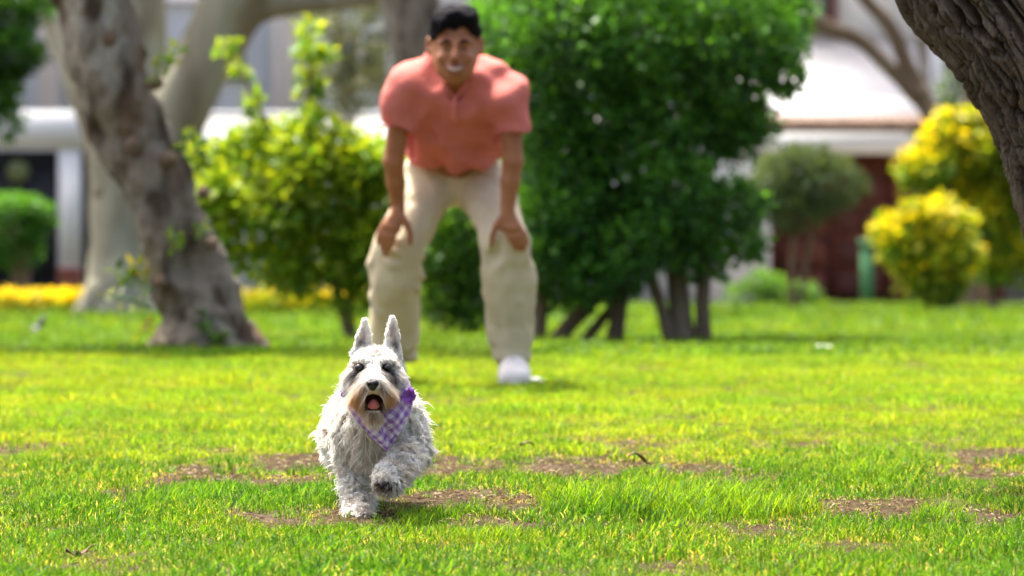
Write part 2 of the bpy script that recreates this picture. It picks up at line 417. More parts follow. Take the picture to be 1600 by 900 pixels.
def grass_material():
    m = mat('grass_blade', vcol=True, rough=.55, trans=.5, spec=.18, hue=(1.5, 1.35, .55))
    n = m.node_tree.nodes; l = m.node_tree.links
    att = [x for x in n if x.type == 'ATTRIBUTE'][0]
    geo = n.new("ShaderNodeNewGeometry"); t = n.new("ShaderNodeTexNoise"); t.inputs["Scale"].default_value = 1.4; t.inputs["Detail"].default_value = 3
    l.new(geo.outputs["Position"], t.inputs["Vector"])
    cr = n.new("ShaderNodeValToRGB"); e = cr.color_ramp.elements
    e[0].position = .36; e[0].color = (.75, .92, .8, 1); e[1].position = .66; e[1].color = (1.28, 1.14, .8, 1)
    l.new(t.outputs["Fac"], cr.inputs[0])
    oi = n.new("ShaderNodeObjectInfo"); mr = n.new("ShaderNodeMapRange"); mr.inputs[3].default_value = .75; mr.inputs[4].default_value = 1.3
    l.new(oi.outputs["Random"], mr.inputs[0])
    a1 = n.new("ShaderNodeMix"); a1.data_type = 'RGBA'; a1.blend_type = 'MULTIPLY'; a1.inputs[0].default_value = 1
    a2 = n.new("ShaderNodeVectorMath"); a2.operation = 'SCALE'
    outs = [lk.to_socket for lk in l if lk.from_node == att]
    l.new(att.outputs["Color"], a1.inputs[6]); l.new(cr.outputs[0], a1.inputs[7])
    l.new(a1.outputs[2], a2.inputs[0]); l.new(mr.outputs[0], a2.inputs["Scale"])
    for s in outs: l.new(a2.outputs[0], s)
    return m
def scatter(name, protos, pts, rot, scl, idx, label):
    """geometry-nodes instancing of tuft prototypes (stuff nobody could count)"""
    pc = bpy.data.collections.new(name + "_source")
    for k, p in enumerate(protos): p.name = "tuft_%02d" % k; pc.objects.link(p)
    me = bpy.data.meshes.new(name); me.vertices.add(len(pts)); me.vertices.foreach_set("co", pts.astype(np.float32).ravel())
    for nm, ty, arr in (("rot", 'FLOAT', rot), ("scl", 'FLOAT', scl), ("pick", 'INT', idx)):
        a = me.attributes.new(nm, ty, 'POINT'); a.data.foreach_set("value", arr.astype(np.float32 if ty == 'FLOAT' else np.int32))
    o = bpy.data.objects.new(name, me); COL.objects.link(o)
    ng = bpy.data.node_groups.new(name + "_nodes", 'GeometryNodeTree')
    ng.interface.new_socket("Geometry", in_out='INPUT', socket_type='NodeSocketGeometry')
    ng.interface.new_socket("Geometry", in_out='OUTPUT', socket_type='NodeSocketGeometry')
    n = ng.nodes; l = ng.links
    gi = n.new("NodeGroupInput"); go = n.new("NodeGroupOutput"); ci = n.new("GeometryNodeCollectionInfo")
    ci.inputs["Collection"].default_value = pc; ci.inputs["Separate Children"].default_value = True; ci.inputs["Reset Children"].default_value = True
    ip = n.new("GeometryNodeInstanceOnPoints"); ip.inputs["Pick Instance"].default_value = True
    def na(nm, ty):
        k = n.new("GeometryNodeInputNamedAttribute"); k.data_type = ty; k.inputs["Name"].default_value = nm; return k
    cx = n.new("ShaderNodeCombineXYZ"); l.new(na("rot", 'FLOAT').outputs["Attribute"], cx.inputs[2])
    l.new(gi.outputs[0], ip.inputs["Points"]); l.new(ci.outputs[0], ip.inputs["Instance"]); l.new(na("pick", 'INT').outputs["Attribute"], ip.inputs["Instance Index"])
    l.new(cx.outputs[0], ip.inputs["Rotation"]); l.new(na("scl", 'FLOAT').outputs["Attribute"], ip.inputs["Scale"]); l.new(ip.outputs[0], go.inputs[0])
    md = o.modifiers.new("scatter", 'NODES'); md.node_group = ng
    tag(o, label, 'grass', kind='stuff')
    return o
def build_grass():
    gm = grass_material(); protos = []
    specs = [(14, .026, .015, .0030, 1.1, .12), (14, .034, .016, .0032, .9, .07), (13, .020, .018, .0034, 1.5, .28), (16, .04, .013, .0028, .6, .02),
             (9, .02, .018, .0024, 1.2, .6), (26, .06, .018, .003, .8, .0),
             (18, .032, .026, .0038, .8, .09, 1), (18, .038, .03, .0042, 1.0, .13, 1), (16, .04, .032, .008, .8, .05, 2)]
    for k, (nb, h, sp, w, dr, dry, *pl) in enumerate(specs):
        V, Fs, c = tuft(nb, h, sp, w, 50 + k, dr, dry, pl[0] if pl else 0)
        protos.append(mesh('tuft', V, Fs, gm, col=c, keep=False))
    g = np.random.default_rng(11); P, Rr, S, I = [], [], [], []
    def zone(y0, y1, dens, marg, kinds, sc, thin=True):
        wmax = y1 * .092 + marg; n = int(dens * (y1 - y0) * 2 * wmax)
        x = (g.random(n) * 2 - 1) * wmax; y = y0 + g.random(n) * (y1 - y0)
        keep = np.abs(x) < y * .092 + marg; x, y = x[keep], y[keep]
        Q = np.stack([x, y, 0 * x], -1)
        if thin:
            d = dirt(x, y); k2 = g.random(len(x)) > d * .93; x, y, d, Q = x[k2], y[k2], d[k2], Q[k2]
        else: d = 0 * x
        idx = np.array(kinds)[g.integers(0, len(kinds), len(x))]
        s = sc * (.75 + .45 * fbm(Q, (5, 3.5, 1), 31, 3)).clip(.3, 1.7) * (.8 + .4 * g.random(len(x))) * (1 - .45 * d)
        if thin:
            dry = (d > .3) & (g.random(len(x)) < .6); idx[dry] = 4
        P.append(np.stack([x, y, gz(x, y)], -1)); Rr.append(g.random(len(x)) * 6.283); S.append(s); I.append(idx)
    zone(9.4, 12, 1500, .5, [0, 0, 1, 1, 2, 3], 1.0)
    zone(12, 14.2, 1300, .5, [0, 1, 1, 2, 2, 3], .95)
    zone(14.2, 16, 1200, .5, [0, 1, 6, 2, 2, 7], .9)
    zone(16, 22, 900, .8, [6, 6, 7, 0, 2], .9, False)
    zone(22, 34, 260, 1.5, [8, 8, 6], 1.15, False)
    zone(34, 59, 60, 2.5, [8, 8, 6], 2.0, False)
    # taller clumps: between the dirt patches, behind the paw and along the front edge
    def clump(px, py, rpx, n, s):
        Y = gD(py); x = PX(px, Y) + g.normal(size=n) * rpx / F * Y * .5; y = Y + g.normal(size=n) * .10
        P.append(np.stack([x, y, gz(x, y)], -1)); Rr.append(g.random(n) * 6.283); S.append(s * (.7 + .6 * g.random(n))); I.append(np.where(g.random(n) < .6, 5, 3))
    for a in [(920, 802, 50, 90, 1.0), (985, 806, 46, 90, 1.1), (1060, 804, 50, 80, .9), (1150, 805, 70, 90, .95), (1215, 806, 50, 40, .8), (1120, 790, 60, 40, .8), (880, 795, 40, 25, .7), (1010, 765, 30, 14, .8),
              (260, 790, 60, 40, .7), (330, 780, 40, 30, .7), (80, 785, 40, 30, .7), (680, 815, 60, 40, .6), (650, 822, 50, 30, .5), (500, 790, 30, 20, .6), (1470, 812, 50, 30, .6), (1560, 790, 50, 25, .6),
              (740, 842, 80, 30, .6), (430, 800, 50, 25, .6), (1350, 745, 60, 40, .7), (1200, 738, 60, 30, .6)]: clump(*a)
    scatter('lawn_grass', protos, np.concatenate(P), np.concatenate(Rr), np.concatenate(S), np.concatenate(I), 'bright green backlit lawn grass with straw coloured blades')
build_grass()

def build_litter():
    g = np.random.default_rng(5); n = 60000
    y = 10.5 + g.random(n) * 6.5; x = (g.random(n) * 2 - 1) * (y * .092 + .4); d = dirt(x, y)
    k = g.random(n) < d * .55 + .05; x, y = x[k], y[k]; n = len(x)
    a = g.random(n) * 6.283; L = .005 + .018 * g.random(n) ** 2; w = .0006 + .0016 * g.random(n)
    ux, uy = np.cos(a), np.sin(a); z = gz(x, y) + .002 + .006 * g.random(n); dz = L * .5 * g.normal(size=n) * .4
    w = np.where(g.random(n) < .015, w * 2, w)
    p = lambda s, t, q: np.stack([x + ux * L * s - uy * w * t, y + uy * L * s + ux * w * t, z + dz * s + q], -1)
    V = np.stack([p(-.5, -1, 0), p(-.5, 1, 0), p(.5, .4, 0), p(.5, -.4, 0), p(0, 0, .003)], 1).reshape(-1, 3)
    i = np.arange(n)[:, None] * 5
    T = np.concatenate([i + np.array([[a_, b_, 4]]) for a_, b_ in ((0, 1), (1, 2), (2, 3), (3, 0))])
    c = np.array([(.17, .115, .055), (.10, .062, .034), (.07, .04, .022), (.27, .22, .14), (.045, .028, .018), (.06, .035, .02), (.05, .03, .018), (.08, .10, .02)])[g.integers(0, 8, n)]
    o = mesh('dry_grass_litter', V, T, M['straw'], col=np.repeat(c, 5, 0))
    tag(o, 'straw and crumbled dry leaf litter on the bare soil patches', 'litter', kind='stuff')
build_litter()

# ------------------------------------------------------------------ buildings, far
YB = 60.0
def bx(name, m, par, px0, px1, py0, py1, y0, y1, ylook=None):
    yl = ylook or y0
    V, Q = boxm(PX(px0, yl), PX(px1, yl), y0, y1, ZZ(py1, yl), ZZ(py0, yl)); return mesh(name, V, Q, m, par)
def zb(Y): return float(zg(Y))
def left_side():
    Y = YB
    g = thing('boundary_wall', 'white boundary wall and beam with black gate, behind the yellow flower bed', 'wall', (PX(200, Y), Y, zb(Y)))
    bx('beam', M['white_wall'], g, -420, 300, 172, 232, Y, Y + .35)
    bx('wall', M['white_wall'], g, 300, 1190, 182, 486, Y + .05, Y + .3)
    bx('coping', M['white_wall'], g, 296, 1190, 174, 184, Y, Y + .36)
    for x0 in (92, -190, 268):
        p = bx('pillar', M['white_wall'], g, x0, x0 + 34, 231, 418, Y + .02, Y + .3)
        q = bx('pillar_base', M['mortar'], g, x0 - 2, x0 + 36, 417, 486, Y - .01, Y + .33)
        for r_ in range(6):
            for c_ in range(3):
                w = 38 / 3; xa = x0 - 2 + c_ * w + (.5 if r_ % 2 else 0)
                bx('brick', M['brick'], q, xa, xa + w - 1.2, 418 + r_ * 11.2, 418 + r_ * 11.2 + 9.6, Y - .035, Y - .005)
    for gx0, gx1 in ((-154, 90), (128, 266)):
        gt = bx('gate', M['black_metal'], g, gx0, gx1, 236, 478, Y + .16, Y + .19)
        nb = int((gx1 - gx0) / 15)
        for k in range(nb):
            xa = gx0 + 1 + k * (gx1 - gx0 - 2) / nb
            bx('board', M['black_metal'], gt, xa, xa + (gx1 - gx0 - 2) / nb - 2, 240, 474, Y + .13, Y + .165)
        bx('rail', M['black_metal'], gt, gx0, gx1, 250, 258, Y + .10, Y + .135)
        bx('rail', M['black_metal'], gt, gx0, gx1, 440, 449, Y + .10, Y + .135)
    # oval pale plaque on the gate
    Vp, Fp = tube([[PX(27, Y), Y + .128, ZZ(268, Y)], [PX(27, Y), Y + .09, ZZ(268, Y)]], [.12, .12], 20, 2)
    mesh('plaque', Vp, Fp, mat('plaque', (.16, .19, .08), rough=.6), g)
    Y2 = 66.0
    h = thing('white_house', 'pale blue grey house front with white columns rising behind the boundary wall', 'house', (PX(400, Y2), Y2, zb(Y2)))
    bx('wall', M['blue_wall'], h, -420, 1180, -900, 486, Y2, Y2 + 6)
    for xa, xb in ((424, 458), (60, 92), (720, 756)):
        bx('column', M['white_wall'], h, xa, xb, -520, 190, Y2 - .35, Y2 - .1)
    bx('string_course', M['white_wall'], h, -420, 1180, -12, 8, Y2 - .12, Y2 - .005)
    bx('eave', M['white_wall'], h, -440, 1190, -560, -520, Y2 - .6, Y2 + 6.3)
    for xa in (-150, 120, 300, 520, 860):
        for ya, yb in ((-330, -120), (42, 132)):
            fr = bx('window', M['white_wall'], h, xa, xa + 90, ya, yb, Y2 - .05, Y2 - .004)
            bx('pane', M['glass'], fr, xa + 7, xa + 42, ya + 7, yb - 7, Y2 - .06, Y2 - .045)
            bx('pane', M['glass'], fr, xa + 48, xa + 83, ya + 7, yb - 7, Y2 - .06, Y2 - .045)
left_side()
def right_side():
    Y = YB
    h = thing('white_bungalow', 'white house with brown doors below a tiled eave, behind the bushes at right', 'house', (PX(1350, Y), Y + 1, zb(Y)))
    bx('back_wall', M['brown_wall'], h, 1196, 1570, 236, 486, Y + .9, Y + 1.2)
    for k in range(4):                                # wide door leaves in the recess
        x0 = 1216 + k * 84
        d = bx('door', M['brown_wall'] if k % 2 else M['brown_dark'], h, x0, x0 + 80, 262, 484, Y + .82, Y + .895)
        for r_ in range(4):
            for c_ in range(2):
                bx('panel', M['brown_dark'] if k % 2 else M['brown_wall'], d, x0 + 8 + c_ * 36, x0 + 38 + c_ * 36, 270 + r_ * 52, 314 + r_ * 52, Y + .8, Y + .822)
        bx('handle', M['black_metal'], d, x0 + 72, x0 + 76, 372, 384, Y + .77, Y + .815)
    bx('fascia', M['white_wall'], h, 1150, 1452, 206, 240, Y, Y + 1.1)
    bx('side_pier', M['white_wall'], h, 1186, 1204, 240, 486, Y + .3, Y + 1.15)
    za, zb_ = ZZ(188, Y), ZZ(62, Y + 2.2); xa, xb = PX(1150, Y), PX(1452, Y)
    V = np.array([[x, y, z + d] for x in (xa, xb) for y, z in ((Y + .25, za), (Y + 2.2, zb_)) for d in (0, -.08)])
    mesh('sloping_roof', V, np.array([[0, 4, 6, 2], [1, 3, 7, 5], [0, 1, 5, 4], [2, 6, 7, 3], [0, 2, 3, 1], [4, 5, 7, 6]]), mat('painted_roof', (.60, .60, .59), rough=.8, noise=[(2, (.5, .5, .5), .45, .75)]), h)
    rf = bx('tile_course', M['tile'], h, 1150, 1452, 197, 207, Y - .02, Y + 1)
    n = 26
    for k in range(n):
        xa = 1152 + k * (300 / n)
        V, Fs = tube([[PX(xa + 5, Y), Y - .06, ZZ(197, Y)], [PX(xa + 5, Y), Y + .32, ZZ(184, Y)]], [.04, .04], 8, 1)
        mesh('roof_tile', V, Fs, M['tile'], rf)
    bx('tall_wall', M['white_wall'], h, 1190, 1900, -420, 60, Y + 2.2, Y + 5)
    bx('side_wall', M['white_wall'], h, 1452, 1900, 56, 486, Y + 2.2, Y + 5)
    w = bx('window', M['brick'], h, 1236, 1306, -90, 46, Y + 2.12, Y + 2.196)
    bx('pane', M['glass'], w, 1242, 1268, -84, 38, Y + 2.1, Y + 2.13); bx('pane', M['glass'], w, 1272, 1298, -84, 38, Y + 2.1, Y + 2.13)
    o = bx('garden_path', M['path'], None, 1090, 1900, 481, 484, YB - 3.2, YB + .9)
    V, Q = boxm(PX(1090, YB), PX(2100, YB), YB - 3.4, YB + .85, zb(YB) - .1, zb(YB) + .03)
    bpy.data.objects.remove(o); o = mesh('path', V, Q, M['path']); tag(o, kind='structure')
    # green post
    Yp = 56.0; p = thing('green_post', 'square green painted post standing before the brown doors', 'post', (PX(1355, Yp), Yp, zb(Yp)))
    bx('shaft', M['green_paint'], p, 1346, 1365, 382, 492, Yp, Yp + .11)
    bx('cap', M['green_paint'], p, 1343, 1368, 374, 383, Yp - .02, Yp + .13)
right_side()

# ------------------------------------------------------------------ trees
def limb(name, m, par, pix, seg=28, sub=8, amp=.12, f=6, seed=0, smooth=True):
    """pix: (px,py,Y,radius_px)"""
    pts = [W(a, b, Y) for a, b, Y, r in pix]; rad = [r / F * Y for a, b, Y, r in pix]
    V, Fs = tube(pts, rad, seg, sub, bark(amp, f, seed)); return mesh(name, V, Fs, m, par, smooth=smooth)
def crown(name, par, clumps, size, pal, **k):
    V, Fq, c = leafcloud(clumps, size, pal, **k); return mesh(name, V, Fq, M['leaf'], par, col=c)
def cl(px, py, Y, rx, rz, n, ry=None):                # clump from pixels
    s = Y / F; return (W(px, py, Y), (rx * s, (ry or (rx + rz) / 2) * s, rz * s), n)

GREEN = [(.06, .18, .02), (.09, .23, .025), (.045, .14, .02), (.13, .28, .03)]
DARKG = [(.035, .13, .022), (.055, .18, .026), (.085, .25, .03), (.02, .075, .018)]
YY_ = 0
YELL = [(.42, .40, .02), (.5, .42, .02), (.25, .32, .02)]
LIME = [(.15, .31, .015), (.22, .37, .018), (.09, .23, .015), (.30, .40, .02)]

def leaning_tree():
    Y = 23.4
    t = thing('leaning_tree', 'gnarled grey trunk leaning left with knots and burls, in front at left', 'tree', (PX(326, Y), Y, zb(Y)))
    def d(B, N, r, th):
        a = fbm(B, (6, 6, 4.5), 4, 3); b = fbm(B, (15, 15, 8), 8, 3); k = vnoise(B, (4.2, 4.2, 4.2), 15)
        pit = -np.clip(k - .45, 0, 1) * 1.1
        return r * (.17 * a + .13 * b + pit * .75 - .03)
    pix = [(326, 590, Y, 108), (325, 568, Y, 98), (318, 530, Y, 80), (311, 480, Y, 68), (281, 400, Y, 60), (249, 300, Y, 55), (211, 200, Y, 60), (171, 100, Y, 62), (138, 0, Y, 62), (100, -110, Y, 60), (60, -260, Y, 50), (40, -420, Y, 42)]
    V, Fs = tube([W(a, b, c) for a, b, c, r in pix], [r / F * Y for *_, r in pix], 110, 34, d)
    mesh('trunk', V, Fs, M['bark_grey'], t, smooth=True)
    for k, (x1, yy, r) in enumerate([(222, 574, 24), (428, 574, 26), (395, 582, 22), (262, 588, 22)]):
        limb('root', M['bark_grey'], t, [(x1 * .45 + 326 * .55, 525, Y - .03, r * 1.3), (x1 * .8 + 326 * .2, 556, Y - .06, r), (x1, yy - 4, Y - .08, r * .55), (x1 + (x1 - 326) * .25, yy + 9, Y - .1, r * .2)], seed=30 + k, amp=.2)
    limb('branch', M['bark_grey'], t, [(100, -60, Y, 44), (190, -190, Y - .3, 34), (300, -330, Y - .5, 26), (420, -520, Y - .6, 16)], seed=3)
    limb('branch', M['bark_grey'], t, [(46, -330, Y, 40), (-80, -500, Y, 28), (-180, -700, Y + .2, 16)], seed=5)
    # broken stub and knot hollows
    for k, (x, y, r) in enumerate([(205, 228, 14), (330, 380, 12), (252, 440, 11), (168, 60, 16), (240, 130, 13), (262, 250, 14), (318, 300, 10)]):
        limb('knot', M['bark_brown'], t, [(x, y, Y - .12, r), (x + 1, y + 2, Y - .165, r * .75), (x + 1, y + 3, Y - .175, r * .35)], seg=18, sub=4, seed=40 + k, amp=.35, f=12)
    crown('crown', t, [cl(-60 + 170 * i % 620 - 100, -760 + 60 * ((i * 37) % 5), Y + .5 * math.sin(i * 2.1), 190, 120, 1600, 170) for i in range(8)], .07, GREEN, seed=81)
    # sprouting shoots on the trunk
    g = np.random.default_rng(4)
    def shoot(x0, y0, x1, y1, n, sz, pal, w=3.0):
        limb('shoot', mat_shoot, t, [(x0, y0, Y - .16, w), ((x0 + x1) / 2, (y0 + y1) / 2 - 4, Y - .2, w * .8), (x1, y1, Y - .22, w * .4)], seg=8, sub=4, amp=.02)
        cs = [cl(x0 + (x1 - x0) * u, y0 + (y1 - y0) * u, Y - .2, 9, 9, max(5, n // 3)) for u in (.35, .6, .8, 1)]
        crown('leaf_sprig', t, cs, sz, pal, seed=int(x0 + y0), shell=.1)
    mat_shoot = mat('shoot_stem', (.30, .42, .18), rough=.5)
    shoot(240, 130, 255, 90, 10, .04, LIME); shoot(258, 118, 282, 74, 12, .045, LIME); 
    shoot(238, 455, 180, 425, 16, .05, LIME, 3.5); shoot(235, 480, 165, 462, 10, .045, [(.4, .5, .3)], 4); shoot(232, 440, 205, 415, 18, .05, YELL)
    shoot(280, 390, 268, 365, 12, .035, LIME); shoot(330, 545, 322, 500, 24, .045, GREEN); shoot(318, 560, 350, 515, 24, .045, LIME); shoot(310, 372, 318, 352, 8, .03, LIME)
    shoot(285, 240, 300, 205, 10, .04, LIME); shoot(300, 250, 312, 222, 8, .04, GREEN); shoot(236, 500, 224, 520, 8, .04, YELL)
leaning_tree()

def back_tree():
    Y = 46.0
    t = thing('pale_tree', 'broad pale grey forked tree standing behind the leaning trunk', 'tree', (PX(185, Y), Y, zb(Y)))
    limb('trunk', M['bark_pale'], t, [(183, 520, Y, 78), (184, 494, Y, 62), (188, 450, Y, 51), (190, 380, Y, 47), (192, 300, Y, 50), (205, 225, Y, 62)], 48, 12, .12, 2.5, 2)
    limb('branch', M['bark_pale'], t, [(185, 300, Y, 44), (165, 190, Y, 42), (125, 80, Y + .1, 40), (92, -20, Y + .2, 38), (60, -200, Y + .2, 30), (40, -420, Y + .3, 20)], 36, 10, .12, 3, 5)
    limb('branch', M['bark_pale'], t, [(205, 250, Y, 46), (222, 150, Y + .1, 38), (226, 50, Y + .2, 33), (224, -60, Y + .3, 32), (230, -400, Y + .3, 18)], 36, 10, .12, 3, 7)
    limb('branch', M['bark_pale'], t, [(215, 270, Y, 48), (270, 190, Y - .1, 47), (325, 90, Y - .2, 47), (365, 0, Y - .3, 52), (400, -90, Y - .4, 42), (470, -320, Y - .4, 24)], 36, 10, .12, 3, 9)
    limb('branch', M['bark_pale'], t, [(370, 15, Y - .3, 36), (440, 2, Y - .3, 26), (520, -2, Y - .3, 20), (600, -14, Y - .2, 14), (700, -60, Y - .2, 8)], 24, 8, .12, 3, 11)
    limb('root', M['bark_pale'], t, [(165, 455, Y - .1, 30), (130, 490, Y - .2, 17), (112, 506, Y - .3, 8)], 18, 8, seed=13)
    limb('root', M['bark_pale'], t, [(205, 455, Y - .1, 28), (236, 488, Y - .2, 18), (262, 506, Y - .3, 8)], 18, 8, seed=14)
    crown('crown', t, [cl(-150 + 110 * i, -520 + 70 * ((i * 3) % 4), Y + .6 * math.sin(i * 1.7), 120, 90, 1300) for i in range(8)], .12, GREEN, seed=21)
back_tree()

def mid_tree():
    Y = 44.0
    t = thing('brown_tree', 'upright brown trunk partly hidden behind the bending man', 'tree', (PX(668, Y), Y, zb(Y)))
    limb('trunk', M['bark_grey'], t, [(676, 515, Y, 52), (674, 480, Y, 38), (670, 300, Y, 34), (664, 150, Y, 36), (640, 20, Y, 46), (632, -120, Y, 48), (620, -300, Y, 40)], 40, 10, .1, 3, 3)
    limb('branch', M['bark_grey'], t, [(645, 40, Y, 26), (590, -30, Y, 18), (520, -120, Y, 12)], 20, 8, seed=4)
    limb('branch', M['bark_grey'], t, [(640, -120, Y, 34), (720, -260, Y, 24), (820, -420, Y, 12)], 20, 8, seed=6)
    crown('crown', t, [cl(520 + 95 * i, -470 + 60 * ((i * 3) % 4), Y + .6 * math.sin(i * 1.7), 110, 85, 1100) for i in range(6)], .12, GREEN, seed=22)
    Y = 50.0
    t = thing('thin_tree', 'thin pale sapling with sparse grey green leaves before the white wall', 'tree', (PX(545, Y), Y, zb(Y)))
    limb('trunk', M['bark_pale'], t, [(548, 492, Y, 7), (545, 350, Y, 6), (541, 180, Y, 6), (530, 60, Y, 5), (520, -60, Y, 4)], 12, 6, seed=3)
    for k, (x, y) in enumerate([(500, 90), (585, 60), (570, 140), (480, 10), (600, 0)]):
        limb('branch', M['bark_pale'], t, [(542, y + 90, Y, 4), ((x + 542) / 2, y + 40, Y, 3), (x, y, Y, 1.5)], 8, 5, seed=k)
    crown('crown', t, [cl(x, y, Y + .1 * math.sin(x), 46, 42, 420) for x, y in ((500, 80), (585, 50), (565, 135), (480, 0), (600, -10), (540, 20), (520, 150), (600, 110), (540, -60))], .05, [(.16, .2, .11), (.22, .25, .16), (.1, .15, .07)], seed=6)
mid_tree()

def bare_tree():
    Y = 52.0
    t = thing('bare_tree', 'slim brown tree with bare forking branches against the white wall', 'tree', (PX(1500, Y), Y, zb(Y)))
    limb('trunk', M['bark_brown'], t, [(1512, 500, Y, 19), (1508, 420, Y, 15), (1500, 330, Y, 14), (1480, 240, Y, 14), (1458, 185, Y, 14), (1432, 140, Y, 16)], 20, 8, seed=3)
    limb('branch', M['bark_brown'], t, [(1440, 152, Y, 16), (1395, 112, Y, 12), (1345, 65, Y, 11), (1290, 42, Y, 14), (1245, 14, Y, 15), (1180, -40, Y, 12)], 20, 8, seed=4)
    limb('branch', M['bark_brown'], t, [(1446, 165, Y, 14), (1415, 100, Y, 12), (1392, 45, Y, 12), (1352, 0, Y, 10), (1310, -60, Y, 9)], 20, 8, seed=5)
    limb('branch', M['bark_brown'], t, [(1300, 44, Y, 9), (1262, 50, Y, 9), (1225, 62, Y, 6)], 12, 6, seed=6)
    limb('branch', M['bark_brown'], t, [(1485, 250, Y, 9), (1510, 170, Y, 7), (1530, 60, Y, 6), (1560, -80, Y, 4)], 12, 6, seed=7)
    crown('crown', t, [cl(1120 + 90 * i, -260 + 50 * (i % 3), Y, 90, 70, 600) for i in range(6)], .08, GREEN, seed=42)
    Y = 57.0
    t = thing('far_tree', 'soft green tree between the white wall and the close trunk', 'tree', (PX(1540, Y), Y, zb(Y)))
    limb('trunk', M['bark_brown'], t, [(1545, 485, Y, 12), (1548, 300, Y, 10), (1545, 120, Y, 7)], 14, 6, seed=8)
    crown('crown', t, [cl(x, y, Y, r, r * 1.1, n) for x, y, r, n in ((1530, 60, 60, 1500), (1570, 130, 60, 1300), (1510, 140, 45, 900), (1600, 30, 80, 1500), (1550, -40, 60, 900), (1640, 120, 70, 900))], .07, [(.07, .14, .05), (.11, .18, .07), (.05, .1, .04)], seed=44)
bare_tree()

def dark_tree():
    Y = 28.6
    t = thing('dense_tree', 'dense dark green leafy tree with several low stems, right of the man', 'tree', (PX(1000, Y), Y, zb(Y)))
    st = [[(1072, 548, 26), (1064, 500, 19), (1056, 420, 17), (1046, 330, 15), (1020, 240, 11)],
          [(862, 548, 15), (880, 520, 12), (925, 470, 13), (975, 410, 13), (1010, 330, 10)],
          [(838, 545, 14), (846, 480, 12), (862, 400, 11), (890, 300, 9)],
          [(960, 540, 13), (968, 470, 12), (978, 380, 11), (965, 290, 9)],
          [(905, 545, 9), (940, 500, 8), (990, 440, 8), (1030, 360, 7)], [(1050, 546, 12), (1030, 470, 10), (1005, 400, 9), (990, 320, 8)],
          [(1100, 545, 14), (1098, 460, 12), (1110, 370, 10), (1130, 280, 8)]]
    for k, p in enumerate(st):
        limb('trunk' if k == 0 else 'stem', M['bark_brown'], t, [(a, b, Y + .08 * math.sin(k * 2), r) for a, b, r in p], 20, 8, seed=20 + k)
    C = []
    g = np.random.default_rng(8)
    for x, y, r, n in [(880, 60, 105, 3200), (1010, 40, 120, 3600), (1130, 70, 105, 3200), (1185, 60, 72, 2000), (800, 40, 80, 1800), (1205, 20, 62, 1300), (930, 170, 110, 3000), (1060, 180, 110, 3000), (1140, 190, 72, 1700),
                       (1000, -50, 130, 2500), (860, -60, 100, 1700), (1150, -60, 100, 1700), (870, 250, 75, 1600), (960, 290, 85, 1800), (1060, 300, 75, 1500), (845, 340, 55, 900), (910, 380, 60, 900), (1150, 320, 48, 700), (1165, 380, 36, 420), (1000, 390, 60, 800), (830, 430, 45, 500), (925, 440, 42, 420), (1095, 400, 48, 500), (1225, 120, 36, 420), (840, 160, 70, 1300), (880, 330, 70, 1200), (850, 400, 50, 800), (950, 350, 70, 1100), (1010, 350, 60, 900), (880, 450, 44, 450), (965, 430, 44, 450), (1080, 350, 60, 800)]:
        for yy in (-.22, .22): C.append(cl(x, y, Y + yy + .12 * g.normal(), r, r * .86, int(n * .75)))
    crown('crown', t, C, .042, DARKG, topc=(.13, .38, .03), seed=9, shell=.35)  # topc brightens clump tops: sunlit leaf highlights put into the leaf colour
dark_tree()

